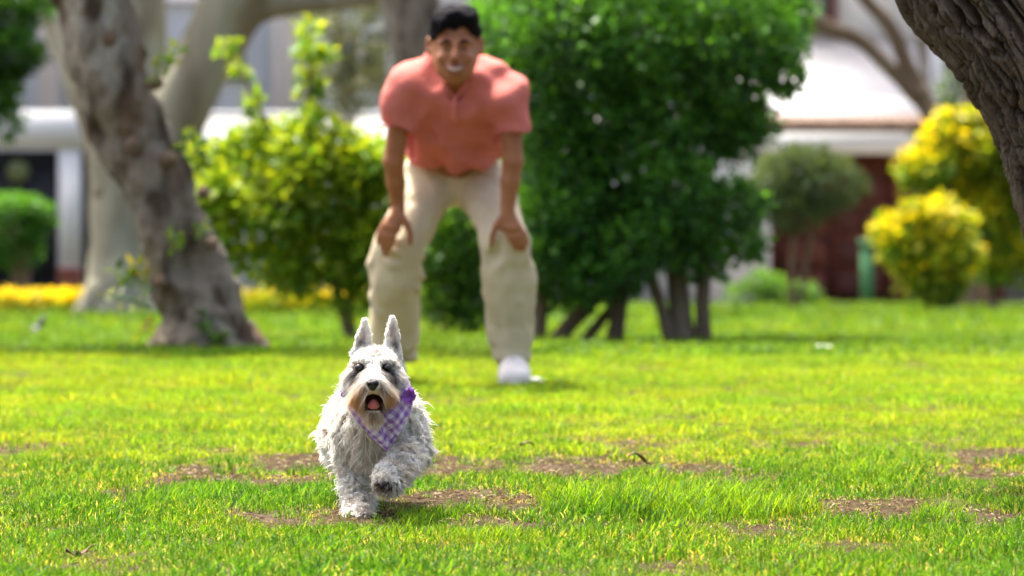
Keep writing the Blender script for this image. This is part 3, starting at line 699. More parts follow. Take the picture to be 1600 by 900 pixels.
def lime_bush():
    Y = 29.0
    t = thing('lime_bush', 'loose lime green bush with thin dark stems and upright shoots, left of the man', 'bush', (PX(530, Y), Y, zb(Y)))
    for k, p in enumerate([[(552, 548, 9), (540, 500, 8), (522, 440, 7), (495, 360, 6), (470, 290, 4)], [(556, 548, 8), (545, 490, 7), (560, 420, 6), (585, 340, 4)], [(520, 440, 5), (450, 400, 4), (400, 340, 3)],
                           [(470, 300, 5), (478, 200, 4), (485, 110, 3), (483, 50, 2)], [(450, 300, 4), (420, 200, 3), (385, 130, 2.5), (352, 70, 2)]]):
        limb('stem', M['bark_brown'], t, [(a, b, Y + .05 * math.sin(k * 3), r) for a, b, r in p], 12, 6, seed=30 + k)
    C = [cl(x, y, Y + .1 * math.sin(x * y), r, r * .8, n) for x, y, r, n in
         [(380, 270, 70, 900), (440, 310, 85, 1300), (520, 290, 85, 1300), (580, 330, 65, 900), (370, 350, 50, 520), (430, 400, 55, 620), (500, 400, 70, 900), (580, 410, 60, 750), (340, 300, 42, 380), (560, 250, 50, 560), (470, 250, 60, 720),
          (480, 190, 30, 170), (486, 130, 24, 110), (484, 80, 22, 90), (483, 45, 14, 40), (515, 85, 14, 30), (420, 210, 26, 120), (398, 160, 18, 60), (374, 115, 16, 45), (352, 72, 14, 40), (550, 470, 32, 170), (610, 280, 34, 260), (450, 440, 32, 160), (330, 250, 40, 420), (318, 310, 34, 320), (330, 370, 36, 320), (560, 370, 60, 800), (600, 240, 26, 200), (400, 230, 50, 520), (520, 230, 50, 520), (350, 410, 34, 240), (600, 430, 40, 300)]]
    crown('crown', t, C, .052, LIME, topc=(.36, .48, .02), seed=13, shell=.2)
    Y = 32.0
    t = thing('shrub', 'low green shrub seen between and beside the legs of the man', 'bush', (PX(715, Y), Y, zb(Y)))
    for k in range(4): limb('stem', M['bark_brown'], t, [(690 + 16 * k, 526, Y + .25, 3), (694 + 12 * k, 470, Y + .25, 2.5), (690 + 18 * k, 400, Y + .2, 2)], 10, 5, seed=k)
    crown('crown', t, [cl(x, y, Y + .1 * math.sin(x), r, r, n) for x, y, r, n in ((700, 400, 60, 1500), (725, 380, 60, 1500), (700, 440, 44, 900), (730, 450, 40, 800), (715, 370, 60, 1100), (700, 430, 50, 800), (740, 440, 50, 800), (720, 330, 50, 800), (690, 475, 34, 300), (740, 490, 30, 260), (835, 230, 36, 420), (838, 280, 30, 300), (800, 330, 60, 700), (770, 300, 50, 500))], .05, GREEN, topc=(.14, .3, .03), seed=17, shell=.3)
lime_bush()

def topiary(name, label, cat, Y, stems, clumps, size, pal, topc, seed, barkm='bark_brown', shell=.55):
    t = thing(name, label, cat, (PX(stems[0][0][0], Y), Y, zb(Y)))
    for k, p in enumerate(stems): limb('stem', M[barkm], t, [(a, b, Y + .02 * k, r) for a, b, r in p], 14, 6, seed=seed + k)
    crown('crown', t, [cl(x, y, Y + .1 * math.sin(x + y), rx, rz, n) for x, y, rx, rz, n in clumps], size, pal, topc=topc, seed=seed, shell=shell)
topiary('yellow_tree', 'taller yellow green clipped bush at the right edge, beside the close trunk', 'bush', 50.0,
        [[(1552, 498, 9), (1550, 440, 8), (1545, 380, 7), (1530, 300, 5)]],
        [(1490, 245, 62, 52, 1300), (1560, 230, 60, 60, 1300), (1440, 268, 38, 34, 600), (1495, 195, 36, 26, 420), (1550, 178, 36, 24, 420), (1560, 320, 50, 50, 1000), (1572, 385, 40, 40, 600), (1530, 340, 40, 50, 700), (1620, 260, 60, 90, 1100), (1460, 225, 26, 22, 240), (1520, 290, 50, 40, 700), (1545, 420, 34, 24, 260), (1590, 420, 30, 30, 260)], .085, LIME, (.85, .70, .01), 61, shell=.25)
topiary('yellow_bush', 'round yellow topped bush, shorter one left of the taller yellow bush', 'bush', 47.0,
        [[(1470, 505, 9), (1468, 470, 8), (1450, 400, 6)], [(1480, 505, 8), (1488, 460, 7), (1500, 400, 5)], [(1462, 504, 7), (1440, 450, 5), (1420, 400, 4)]],
        [(1415, 385, 44, 42, 800), (1468, 395, 50, 56, 1300), (1450, 350, 46, 36, 900), (1392, 362, 28, 26, 380), (1440, 430, 34, 34, 500), (1475, 440, 34, 34, 500), (1500, 350, 26, 24, 300), (1505, 400, 26, 34, 350), (1425, 328, 18, 14, 120), (1470, 322, 18, 14, 120)], .075, LIME, (.78, .68, .01), 63, shell=.2)
topiary('green_topiary', 'dull green mushroom shaped bush in front of the brown doors', 'bush', 51.0,
        [[(1240, 492, 5), (1238, 420, 5), (1244, 330, 4)], [(1250, 492, 4), (1262, 400, 4), (1282, 320, 3)]],
        [(1230, 280, 60, 48, 1500), (1295, 288, 56, 44, 1400), (1260, 255, 52, 30, 900), (1200, 300, 40, 36, 700), (1240, 330, 50, 32, 800)], .055, [(.05, .10, .04), (.08, .14, .055), (.04, .08, .035)], (.16, .24, .10), 65)
topiary('low_bush', 'small low green bush at the foot of the white house', 'bush', 55.0,
        [[(1210, 490, 6), (1208, 470, 5), (1205, 450, 4)]],
        [(1170, 462, 34, 24, 600), (1215, 460, 38, 26, 700), (1255, 464, 28, 22, 500), (1190, 442, 28, 18, 350)], .05, GREEN, (.12, .28, .04), 67)
topiary('clipped_topiary', 'mushroom shaped clipped green bush before the black gate, far left', 'bush', 50.0,
        [[(36, 492, 17), (34, 450, 14), (28, 380, 16), (20, 350, 18)]],
        [(0, 355, 70, 44, 2600), (45, 345, 38, 36, 1300), (-60, 350, 60, 44, 1400), (15, 390, 50, 34, 1100), (20, 325, 60, 20, 1200)], .045, DARKG, (.10, .30, .02), 69)
topiary('corner_tree', 'dark leafy tree overhanging the top left corner', 'tree', 42.0,
        [[(-120, 520, 28), (-110, 300, 24), (-90, 120, 20), (-60, 0, 16)]],
        [(0, 20, 70, 40, 1600), (20, 85, 48, 34, 1200), (-50, 110, 70, 60, 1500), (-10, 150, 44, 36, 800), (30, -30, 70, 50, 1000), (-90, 20, 90, 80, 1400), (0, 190, 36, 26, 300)], .06, DARKG, (.12, .32, .03), 71)
topiary('flower_hedge', 'bright yellow flowering hedge in front of the black gate', 'hedge', 48.0,
        [[(0, 505, 3), (0, 490, 3), (0, 478, 2)]],
        [(-110 + 24 * k, 474 + 2 * math.sin(k * 2.3), 22, 19, 420) for k in range(11)], .05, [(.16, .28, .015), (.4, .4, .015)], (.85, .66, .01), 73)
topiary('yellow_hedge', 'low yellow green hedge between the leaning trunk and the man', 'hedge', 47.0,
        [[(430, 508, 3), (430, 490, 3), (430, 478, 2)]],
        [(370 + 22 * k, 478 + 4 * math.sin(k * 1.9), 22, 22, 380) for k in range(12)], .05, LIME, (.6, .48, .015), 75)

# close trunk at right
def close_trunk():
    Y = 13.2
    t = thing('close_trunk', 'dark furrowed leaning trunk close by in the top right corner', 'tree', (PX(1830, Y), Y, zb(Y)))
    def dd(B, N, r, th):
        # furrows along the trunk: ridged noise in (angle, length)
        L = B[..., 2:3] * 0 + B[..., 2:3]
        q = np.concatenate([np.cos(th)[..., None] * np.ones_like(L), np.sin(th)[..., None] * np.ones_like(L), L], -1)
        w = .06 * np.stack([fbm(q, (2, 2, 7), 50, 2), fbm(q, (2, 2, 7), 51, 2), 0 * q[..., 0]], -1)
        q = q + w
        r1 = 1 - np.abs(fbm(q, (9, 9, 3.2), 52, 2)); r2 = 1 - np.abs(fbm(q, (22, 22, 10), 55, 2)); lo = fbm(q, (1.6, 1.6, 3), 57, 2); r3 = vnoise(q, (50, 50, 45), 58)
        n1 = fbm(q, (8, 8, 2.6), 52, 3); n2 = fbm(q, (19, 19, 5), 61, 2)
        g1 = np.exp(-(n1 / .16) ** 2); g2 = np.exp(-(n2 / .14) ** 2)
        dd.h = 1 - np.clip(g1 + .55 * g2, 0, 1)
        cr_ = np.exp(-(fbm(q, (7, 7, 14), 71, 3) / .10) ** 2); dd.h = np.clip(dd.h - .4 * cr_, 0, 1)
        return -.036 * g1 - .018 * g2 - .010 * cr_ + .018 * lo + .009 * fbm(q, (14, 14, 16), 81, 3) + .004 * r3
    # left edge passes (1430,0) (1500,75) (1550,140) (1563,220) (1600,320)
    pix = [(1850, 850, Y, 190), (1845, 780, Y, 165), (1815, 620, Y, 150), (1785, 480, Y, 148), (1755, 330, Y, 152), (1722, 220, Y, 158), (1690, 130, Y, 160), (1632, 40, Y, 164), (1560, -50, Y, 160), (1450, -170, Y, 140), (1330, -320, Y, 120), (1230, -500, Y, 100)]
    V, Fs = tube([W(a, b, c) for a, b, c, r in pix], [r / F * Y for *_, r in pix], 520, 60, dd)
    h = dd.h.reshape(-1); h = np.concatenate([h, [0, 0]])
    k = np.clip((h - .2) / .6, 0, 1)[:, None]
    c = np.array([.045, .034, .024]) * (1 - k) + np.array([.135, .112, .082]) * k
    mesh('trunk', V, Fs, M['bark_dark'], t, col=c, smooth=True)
    limb('branch', M['bark_brown'], t, [(1620, -40, Y, 90), (1760, -200, Y + .2, 75), (1900, -420, Y + .3, 50)], 40, 10, seed=3)
    g = np.random.default_rng(2)
    crown('crown', t, [cl(1250 + 140 * i, -760 - 60 * (i % 3), Y + .3 * math.sin(i), 170, 100, 500) for i in range(7)], .05, GREEN, seed=33)
close_trunk()

# ------------------------------------------------------------------ the man
def man():
    root = thing('person', 'man in a salmon T-shirt and beige trousers bending with hands on his knees', 'person', W(712, 605, 18.95))
    YL, YR = 19.0, 18.88
    lo = [PX(565, 19.5), 18.35, -.03]; hi = [PX(860, 19.5), 19.62, ZZ(-5, 18.8)]
    B = Field(lo, hi, .0058)
    c = lambda a, b, ra, rb, k=.02: B.cone(W(*a), W(*b), ra, rb, k)
    # torso, hips, legs under the clothes
    c((712, 262, 19.2), (712, 150, 18.9), .09, .10, .04); c((672, 146, 18.86), (752, 146, 18.86), .06, .06, .04)
    c((672, 285, 19.18), (617, 392, YL + .02), .07, .052); c((617, 392, YL + .02), (612, 565, 19.32), .05, .036)
    c((755, 285, 19.18), (800, 388, YR + .02), .07, .052); c((800, 388, YR + .02), (802, 575, 19.02), .05, .036)
    c((612, 565, 19.32), (604, 588, 19.2), .034, .034); c((802, 578, 19.02), (803, 590, 18.9), .034, .034)
    # arms
    for x0, x1, x2, ys, ye, yw in ((628, 615, 622, 18.8, 18.86, 18.93), (800, 801, 793, 18.78, 18.80, 18.80)):
        e = 252; c((x0 + (1 if x0 < 700 else -4), 152, ys + .03), (x1, e, ye), .038, .034, .02); c((x1, e, ye), ((x1 + x2) / 2, 285, (ye + yw) / 2), .034, .031, .012); c(((x1 + x2) / 2, 285, (ye + yw) / 2), (x2, 326, yw), .031, .024, .012)
    # hands: palm then five fingers each
    def hand(wr, kn, thumb, fingers, Yh):
        for k in kn: B.cone(W(*wr), W(*k), .017, .0125, .010)
        for a, b in zip(kn[:-1], kn[1:]): B.cone(W(*a), W(*b), .0125, .0125, .008)
        B.chain([(W(*p), r) for p, r in zip(thumb, (.015, .012, .0095, .008))], .005)
        for f in fingers: B.chain([(W(*p), r) for p, r in zip(f, (.0115, .0098, .0088, .0072))], .0035)
    y = 18.905
    hand((622, 328, y + .01), [(601, 352, y), (607, 355, y - .004), (614, 357, y - .006), (621, 356, y - .002)],
         [(627, 338, y), (636, 352, y - .005), (641, 366, y), (641, 381, y + .012)],
         [[(601, 352, y), (594, 362, y), (591, 372, y + .01), (591, 381, y + .02)], [(607, 355, y), (600, 368, y - .008), (597, 379, y), (597, 389, y + .012)],
          [(614, 357, y), (607, 371, y - .01), (604, 383, y - .004), (603, 394, y + .006)], [(621, 356, y), (615, 370, y - .01), (611, 381, y - .006), (609, 391, y + .002)]], y)
    y = 18.79
    hand((793, 328, y + .008), [(786, 355, y), (794, 357, y - .006), (802, 357, y - .006), (810, 355, y)],
         [(787, 338, y), (776, 352, y - .004), (770, 366, y + .002), (767, 384, y + .014)],
         [[(810, 355, y), (818, 364, y + .002), (822, 373, y + .012), (823, 382, y + .022)], [(804, 357, y), (813, 369, y - .006), (818, 379, y + .002), (820, 389, y + .014)],
          [(797, 358, y), (805, 371, y - .008), (811, 381, y - .002), (814, 391, y + .01)], [(790, 356, y), (796, 370, y - .010), (802, 380, y - .006), (806, 389, y + .002)]], y)
    # neck and head
    YH = 18.62
    c((711, 95, YH + .09), (712, 150, YH + .27), .046, .052, .02)
    B.ell(W(711, 58, YH + .02), (.078, .092, .088), .015)
    B.ell(W(711, 88, YH - .02), (.064, .07, .072), .02)
    B.ell(W(711, 115, YH - .045), (.038, .036, .033), .022)
    for s in (-1, 1):
        B.cone(W(711 + s * 26, 82, YH + .01), W(711 + s * 18, 109, YH - .03), .025, .024, .02)        # jaw
        B.ell(W(711 + s * 19, 90, YH - .068), (.019, .016, .016), .014)                                # cheek
        B.cone(W(711 + s * 7, 67, YH - .088), W(711 + s * 23, 67, YH - .07), .009, .008, .012)         # brow ridge
        B.ell(W(711 + s * 41, 72, YH + .02), (.011, .018, .032), .006)                                 # ear
        B.ell(W(711 + s * 43, 71, YH + .008), (.007, .008, .018), sub=True, ks=.006)
        B.ell(W(711 + s * 14.5, 75, YH - .094), (.015, .014, .009), sub=True, ks=.012)                 # eye socket
        B.ell(W(711 + s * 14.5, 76.5, YH - .072), (.0125, .0125, .0115), .005)                         # eyeball bulge
        B.ell(W(711 + s * 5, 93, YH - .098), (.008, .009, .007), .005)                                 # nostril wing
    B.cone(W(711, 70, YH - .088), W(710.5, 90, YH - .112), .009, .0125, .010)                          # nose
    B.ell(W(711, 104, YH - .082), (.030, .014, .017), .012)
    B.ell(W(711, 107, YH - .098), (.028, .012, .0065), sub=True, ks=.005)                              # open smile
    V, Q = B.surface(); mesh('body', V, Q, M['skin'], root, smooth=True)
    # face details
    for s in (-1, 1):
        E = Field(W(711 + s * 14.5 - 14, 90, YH - .1), W(711 + s * 14.5 + 14, 64, YH - .05) + np.array([0, .02, 0]), .0016)
        E.ell(W(711 + s * 14.5, 76, YH - .0775), (.010, .009, .0042), .002)
        V, Q = E.surface(); mesh('eye', V, Q, M['eye'], root, smooth=True)
        V, Fs = tube([W(711 + s * 6, 67, YH - .1), W(711 + s * 14, 64, YH - .097), W(711 + s * 24, 67.5, YH - .08)], [.0035, .005, .002], 8, 5); mesh('eyebrow', V, Fs, M['hair'], root, smooth=True)
    V, Fs = tube([W(697, 103.8, YH - .084), W(704, 107, YH - .096), W(711, 108.4, YH - .101), W(718, 107, YH - .096), W(725, 103.8, YH - .084)], [.0015, .0042, .0050, .0042, .0015], 8, 5); mesh('teeth', V, Fs, M['teeth'], root, smooth=True)
    V, Fs = tube([W(695, 101.5, YH - .082), W(704, 103.2, YH - .097), W(711, 104, YH - .102), W(718, 103.2, YH - .097), W(727, 101.5, YH - .082)], [.002, .0035, .004, .0035, .002], 8, 5)
    V2, Fs2 = tube([W(695, 101.5, YH - .082), W(703, 109.8, YH - .096), W(711, 112.4, YH - .102), W(719, 109.8, YH - .096), W(727, 101.5, YH - .082)], [.002, .004, .0052, .004, .002], 8, 5)
    V, Fs = join([(V, Fs), (V2, Fs2)]); mesh('lips', V, Fs, M['lip'], root, smooth=True)
    H = Field(W(664, 90, YH - .14) , W(760, -12, YH + .16), .0045)
    H.ell(W(711, 52, YH + .02), (.086, .098, .086), .01); H.ell(W(697, 33, YH - .02), (.048, .07, .044), .02); H.ell(W(726, 31, YH - .02), (.046, .07, .044), .02); H.ell(W(714, 25, YH - .04), (.045, .05, .034), .02)
    H.ell(W(701, 84, YH - .085), (.058, .095, .084), sub=True, ks=.008); H.ell(W(721, 84, YH - .085), (.058, .095, .084), sub=True, ks=.008)
    for s in (-1, 1): H.ell(W(711 + s * 42, 80, YH + .0), (.03, .05, .04), sub=True, ks=.006)
    H.cut(W(711, 92, YH), (0, 0, -1), W(650, 130, YH - .15), W(775, 85, YH + .2))
    H.disp(lambda P: .005 * vnoise(P, (120, 60, 60), 2) + .007 * fbm(P, 35, 4, 2))
    V, Q = H.surface(); mesh('hair', V, Q, M['hair'], root, smooth=True)
    # shirt
    S = Field([PX(575, 19.3), 18.5, ZZ(300, 19.3)], [PX(850, 19.3), 19.42, ZZ(60, 18.8)], .006)
    c = lambda a, b, ra, rb, k=.03: S.cone(W(*a), W(*b), ra, rb, k)
    c((672, 262, 19.14), (675, 160, 18.9), .073, .095, .04); c((745, 262, 19.14), (748, 160, 18.9), .073, .095, .04)
    c((708, 270, 19.12), (712, 150, 18.86), .085, .11, .04)
    c((674, 140, 18.85), (750, 142, 18.85), .074, .074, .04); c((700, 112, 18.87), (722, 112, 18.87), .075, .075, .05)
    c((660, 132, 18.86), (640, 142, 18.83), .074, .062, .06); c((640, 142, 18.83), (636, 154, 18.82), .062, .056, .05); c((636, 150, 18.82), (613, 214, 18.85), .056, .061, .03); c((752, 145, 18.86), (784, 152, 18.82), .070, .064, .06); c((782, 148, 18.82), (793, 160, 18.80), .066, .064, .05); c((792, 158, 18.80), (802, 222, 18.81), .063, .061, .03); c((668, 235, 19.08), (668, 175, 18.95), .085, .082, .04); c((747, 235, 19.08), (752, 175, 18.95), .085, .082, .04)
    c((726, 110, 18.87), (788, 146, 18.83), .064, .062, .05); c((696, 110, 18.87), (640, 142, 18.83), .062, .058, .05)
    # cuffs, hem and V neck cut clean
    S.cut(W(612, 198, 18.84), W(609, 216, 18.84) - W(612, 198, 18.84), W(570, 245, 18.7), W(646, 190, 19.0))
    S.cut(W(804, 207, 18.8), W(806, 226, 18.8) - W(804, 207, 18.8), W(772, 262, 18.62), W(850, 195, 18.95))
    sl_, P_ = S.box([-9, 18, ZZ(320, 19.1)], [9, 20, ZZ(225, 19.1)])
    S.f[sl_] = np.maximum(S.f[sl_], ZZ(268, 19.05) + .036 * ((P_[..., 0] - PX(708, 19.05)) / .14) ** 2 + .05 * (P_[..., 1] - 19.05) - P_[..., 2])
    S.ell(W(711, 112, 18.70), (.042, .075, .055), sub=True, ks=.008); S.ell(W(711, 137, 18.73), (.019, .075, .036), sub=True, ks=.006)
    def folds(P):
        x = P[:, 0] - PX(712, 18.9); z = P[:, 2]
        v = np.sin(x * 52 + 5 * vnoise(P, (7, 7, 3), 3)) * np.clip(1 - np.abs(x) / .15, 0, 1) * .015 * (.4 + np.abs(vnoise(P, 5, 44)) * 1.5)
        d = (np.sin((x * 28 + z * 40) + 3 * vnoise(P, 6, 5)) + np.sin((-x * 30 + z * 36) + 3 * vnoise(P, 6, 7))) * .0062
        return v + d + .006 * fbm(P, 14, 9, 3)
    S.disp(folds)
    V, Q = S.surface(); sh = mesh('shirt', V, Q, M['shirt'], root, smooth=True)
    V, Fs = tube([W(693, 128, 18.735), W(700, 141, 18.74), W(711, 152, 18.75), W(722, 141, 18.74), W(730, 128, 18.735)], [.005] * 5, 8, 6); mesh('collar', V, Fs, M['shirt'], root, smooth=True)
    for x_, y_, Y_, rx_ in ((613, 198, 18.845, .058), (802, 207, 18.81, .056)):
        a_ = np.linspace(0, 2 * np.pi, 20); c_ = W(x_, y_ - 2, Y_); V, Fs = tube([c_ + np.array([math.cos(q) * rx_, math.sin(q) * rx_, math.cos(q) * .004]) for q in a_], [.004] * 20, 6, 2); mesh('sleeve_hem', V, Fs, M['shirt'], root, smooth=True)
    V, Fs = tube([W(710.5, 151, 18.745), W(710, 172, 18.745), W(710, 190, 18.75)], [.007, .006, .005], 8, 5); mesh('placket', V, Fs, M['shirt'], root, smooth=True)
    # trousers
    T = Field([PX(560, 19.6), 18.6, -.02], [PX(860, 19.6), 19.6, ZZ(225, 18.9)], .0065)
    c = lambda a, b, ra, rb, k=.02: T.cone(W(*a), W(*b), ra, rb, k)
    c((682, 262, 19.2), (738, 262, 19.2), .085, .085, .03); c((672, 280, 19.18), (745, 280, 19.18), .085, .085, .03); c((676, 240, 19.18), (742, 240, 19.18), .075, .075)
    c((668, 290, 19.17), (624, 385, YL + .02), .096, .078, .02); c((624, 385, YL + .02), (619, 430, YL + .08), .078, .086, .02); c((619, 430, YL + .08), (616, 520, YL + .24), .087, .086, .02); c((616, 520, YL + .24), (617, 552, 19.3), .085, .076, .02)
    c((757, 290, 19.17), (791, 380, YR + .02), .094, .075, .02); c((791, 380, YR + .02), (794, 430, YR + .06), .075, .082, .02); c((794, 430, YR + .06), (798, 520, YR + .12), .083, .082, .02); c((798, 520, YR + .12), (801, 566, 19.0), .080, .066, .02)
    T.cut(W(615, 564, 19.3), (0, -.1, -1), W(560, 640, 18.95), W(672, 552, 19.6)); T.cut(W(800, 570, 19.0), (0, -.2, -1), W(745, 640, 18.7), W(860, 560, 19.4))
    def tf(P):
        z = P[:, 2]; x = P[:, 0]
        lowz = np.clip(1 - z / .16, 0, 1); knee = np.exp(-((z - .44) / .07) ** 2); mid = np.exp(-((z - .3) / .12) ** 2); hip = np.exp(-((z - .72) / .09) ** 2)
        w = vnoise(P, 9, 3)
        w2 = vnoise(P, (14, 14, 9), 31); ring = np.sin(z * 105 + 4 * w + 9 * x) * .009 * lowz * (.7 + np.abs(w2) * 1.6) + np.sin(z * 60 + 26 * x + 9 * w) * .0115 * (knee + .6 * mid) * np.clip(.25 + 1.8 * w2, 0, 1)
        diag = np.sin(z * 42 - 55 * np.abs(x - PX(712, 19)) + 3 * w) * .006 * hip
        return ring + diag + .009 * fbm(P, (11, 11, 6), 13, 3)
    T.disp(tf)
    V, Q = T.surface(); mesh('trousers', V, Q, M['trousers'], root, smooth=True)
    # shoes
    for x, yy, Y0, s in ((802, 600, 18.93, 1), (608, 590, 19.22, -1)):
        zf = float(zg(Y0)); K = Field([PX(x, Y0) - .08, Y0 - .2, zf - .012], [PX(x, Y0) + .08, Y0 + .26, zf + .16], .005)
        p = lambda dx, dy, dz: np.array([PX(x, Y0) + dx, Y0 + dy, zf + dz])
        K.cone(p(.004, -.02, .046), p(0, .14, .06), .050, .038, .02); K.cone(p(-.012, -.095, .034), p(0, .0, .048), .036, .046, .02); K.cone(p(.022, -.10, .032), p(.004, .0, .048), .034, .046, .02); K.cone(p(-.012, .12, .06), p(-.005, .12, .10), .036, .042, .02); K.cone(p(.0, .02, .075), p(0, .09, .125), .030, .036, .02)
        K.cut(p(0, 0, .005), (0, 0, -1), [-9, 0, -1], [9, 30, zf + .05])
        V, Q = K.surface(); sh_ = mesh('shoe', V, Q, M['shoe'], root, smooth=True)
        a = np.linspace(0, 2 * np.pi, 40, endpoint=False); ox = np.sin(a) * (.054 + .008 * np.cos(a)) + .004; oy = .02 - np.cos(a) * .162
        V = np.concatenate([np.stack([PX(x, Y0) + ox, Y0 + oy, np.full(40, zf + h)], 1) for h in (0, .022)] + [np.array([p(0, .02, 0), p(0, .02, .022)])])
        j = np.arange(40); k2 = (j + 1) % 40
        mesh('sole', V, [np.stack([j, k2, 40 + k2, 40 + j], 1), np.concatenate([np.stack([np.full(40, 80), k2, j], 1), np.stack([np.full(40, 81), 40 + j, 40 + k2], 1)])], M['sole'], sh_)
        for q in range(4):
            V, Fs = tube([p(-.022, -.04 + .03 * q, .088 + .006 * q), p(0, -.043 + .03 * q, .096 + .007 * q), p(.022, -.04 + .03 * q, .088 + .006 * q)], [.0035] * 3, 6, 4); mesh('lace', V, Fs, M['sole'], sh_)
man()

# ------------------------------------------------------------------ the dog
def dog():
    root = thing('dog', 'small white and grey wiry terrier running with open mouth and erect ears', 'dog', W(575, 812, 11.95))
    B = Field([PX(488, 12.6), 11.62, -.01], [PX(690, 12.6), 12.62, ZZ(488, 11.85)], .0032)
    SK = []                                            # (region, a, b, r)
    def seg(reg, a, b, ra, rb, k=.012):
        a, b = W(*a), W(*b); B.cone(a, b, ra, rb, k); SK.append((reg, a, b, (ra + rb) / 2))
    seg('torso', (590, 636, 11.95), (565, 630, 12.35), .058, .050, .02)
    seg('chest', (564, 643, 11.93), (618, 645, 11.93), .046, .049, .02); seg('chest', (588, 690, 11.93), (585, 655, 11.9), .040, .055, .02)
    seg('neck', (588, 625, 11.93), (586, 590, 11.86), .056, .046, .02)
    # front leg planted
    seg('leg', (554, 665, 11.93), (553, 712, 11.97), .038, .029); seg('leg', (553, 712, 11.97), (559, 768, 11.94), .028, .022); seg('leg', (559, 768, 11.94), (562, 796, 11.90), .020, .021)
    seg('paw', (562, 802, 11.90), (563, 806, 11.85), .022, .020)
    # front leg raised
    seg('leg', (628, 665, 11.93), (643, 700, 11.90), .042, .033); seg('leg', (643, 700, 11.90), (622, 732, 11.80), .030, .022); seg('leg', (622, 732, 11.80), (608, 746, 11.75), .022, .021)
    seg('paw', (608, 746, 11.75), (604, 754, 11.725), .024, .021)
    # hind legs
    seg('hind', (544, 648, 12.3), (529, 686, 12.18), .042, .028); seg('hind', (526, 688, 12.18), (526, 712, 12.34), .026, .018); seg('hind', (522, 712, 12.34), (514, 682, 12.38), .018, .018); seg('hind', (516, 676, 12.24), (519, 690, 12.2), .02, .02)
    seg('hind', (590, 655, 12.33), (585, 705, 12.22), .050, .032); seg('hind', (585, 705, 12.22), (572, 745, 12.42), .026, .017); seg('hind', (572, 745, 12.42), (568, 782, 12.38), .017, .018)
    seg('torso', (562, 610, 12.38), (560, 580, 12.46), .018, .010)
    # head
    hb = 11.80
    B.ell(W(586, 570, hb + .03), (.047, .056, .034), .012); SK.append(('skull', W(576, 568, hb + .03), W(597, 568, hb + .03), .04))
    for s in (-1, 1): B.ell(W(585 + s * 23, 588, hb + .01), (.022, .035, .026), .012); SK.append(('cheek', W(585 + s * 25, 592, hb + .01), W(585 + s * 22, 606, hb - .0), .022))
    B.cone(W(585, 582, hb - .01), W(583, 600, hb - .088), .026, .019, .012); SK.append(('muzzle', W(585, 590, hb - .03), W(583, 605, hb - .08), .022))
    for s in (-1, 1): B.ell(W(583 + s * 10, 608, hb - .065), (.015, .03, .013), .008); SK.append(('muzzle', W(583 + s * 10, 604, hb - .05), W(583 + s * 9, 610, hb - .085), .014))
    B.cone(W(585, 620, hb - .0), W(584, 643, hb - .066), .022, .0125, .01); SK.append(('jaw', W(585, 632, hb - .03), W(584, 645, hb - .062), .014))
    for s in (-1, 1):
        B.ell(W(583 + s * 22, 575, hb - .028), (.0135, .014, .011), sub=True, ks=.008)
        B.cone(W(583 + s * 12, 563, hb - .026), W(583 + s * 29, 564, hb - .012), .006, .006, .010); SK.append(('brow', W(583 + s * 12, 563, hb - .03), W(583 + s * 29, 564, hb - .015), .009))
    ears = []
    for bl, bc, br, tip in (((554, 553), (564, 552), (577, 550), (570, 501)), ((603, 549), (614, 551), (624, 558), (613, 498))):
        ye = hb + .045
        mid = ((bl[0] + br[0]) / 2 * .42 + tip[0] * .58, (bl[1] + br[1]) / 2 * .45 + tip[1] * .55)
        for b_ in (bl, bc, br):
            B.cone(W(b_[0], b_[1], ye), W(tip[0], tip[1], ye), .0065, .0045, .003)
            SK.append(('ear', W(b_[0], b_[1], ye), W(tip[0], tip[1], ye), .005))
        B.cone(W(br[0] * .6 + tip[0] * .4 + 2, br[1] * .5 + tip[1] * .5, ye), W(tip[0] + 1.5, tip[1] + 10, ye), .006, .005, .004)
        B.cone(W(bl[0] * .6 + tip[0] * .4 - 1, bl[1] * .5 + tip[1] * .5, ye), W(tip[0] - 1.5, tip[1] + 10, ye), .006, .005, .004)
    V, Q = B.surface()
    # triangle soup for sampling
    A, Bv, Cv, Dv = V[Q[:, 0]], V[Q[:, 1]], V[Q[:, 2]], V[Q[:, 3]]
    N = np.cross(Cv - A, Dv - Bv); ar = np.linalg.norm(N, axis=1) / 2; N /= (2 * ar[:, None] + 1e-12)
    regs = ['torso', 'chest', 'neck', 'leg', 'paw', 'hind', 'skull', 'cheek', 'muzzle', 'jaw', 'brow', 'ear']
    def region(P):
        best = np.full(len(P), 9.); rid = np.zeros(len(P), int)
        for rg, a, b, r in SK:
            ab = b - a; t = np.clip(((P - a) @ ab) / (ab @ ab + 1e-12), 0, 1); d = np.linalg.norm(P - a - t[:, None] * ab, axis=1) - r
            m = d < best; best[m] = d[m]; rid[m] = regs.index(rg)
        return rid
    def colour(P, rid):
        c = np.tile(np.array([.93, .895, .83]), (len(P), 1))
        g = np.random.default_rng(1); c *= (1 + .10 * fbm(P, 45, 3, 2))[:, None]
        def blend(col, w): nonlocal c; w = np.clip(w, 0, 1)[:, None]; c = c * (1 - w) + np.array(col) * w
        px = P[:, 0] / P[:, 1] * F + CX; py = HY + (CAM_H - P[:, 2]) / P[:, 1] * F; yd = P[:, 1]
        head = np.isin(rid, [6, 7, 8, 9, 10]); front = head & (yd < hb + .045)
        bl = lambda cx, cy, rx, ry: np.exp(-(((px - cx) / rx) ** 2 + ((py - cy) / ry) ** 2) * 1.2)
        blend((.085, .08, .085), front * 1.5 * np.maximum.reduce([bl(560, 576, 11, 8), bl(605, 576, 11, 8), bl(555, 587, 9, 12), bl(611, 587, 10, 13)]) * 1.1 - .15)
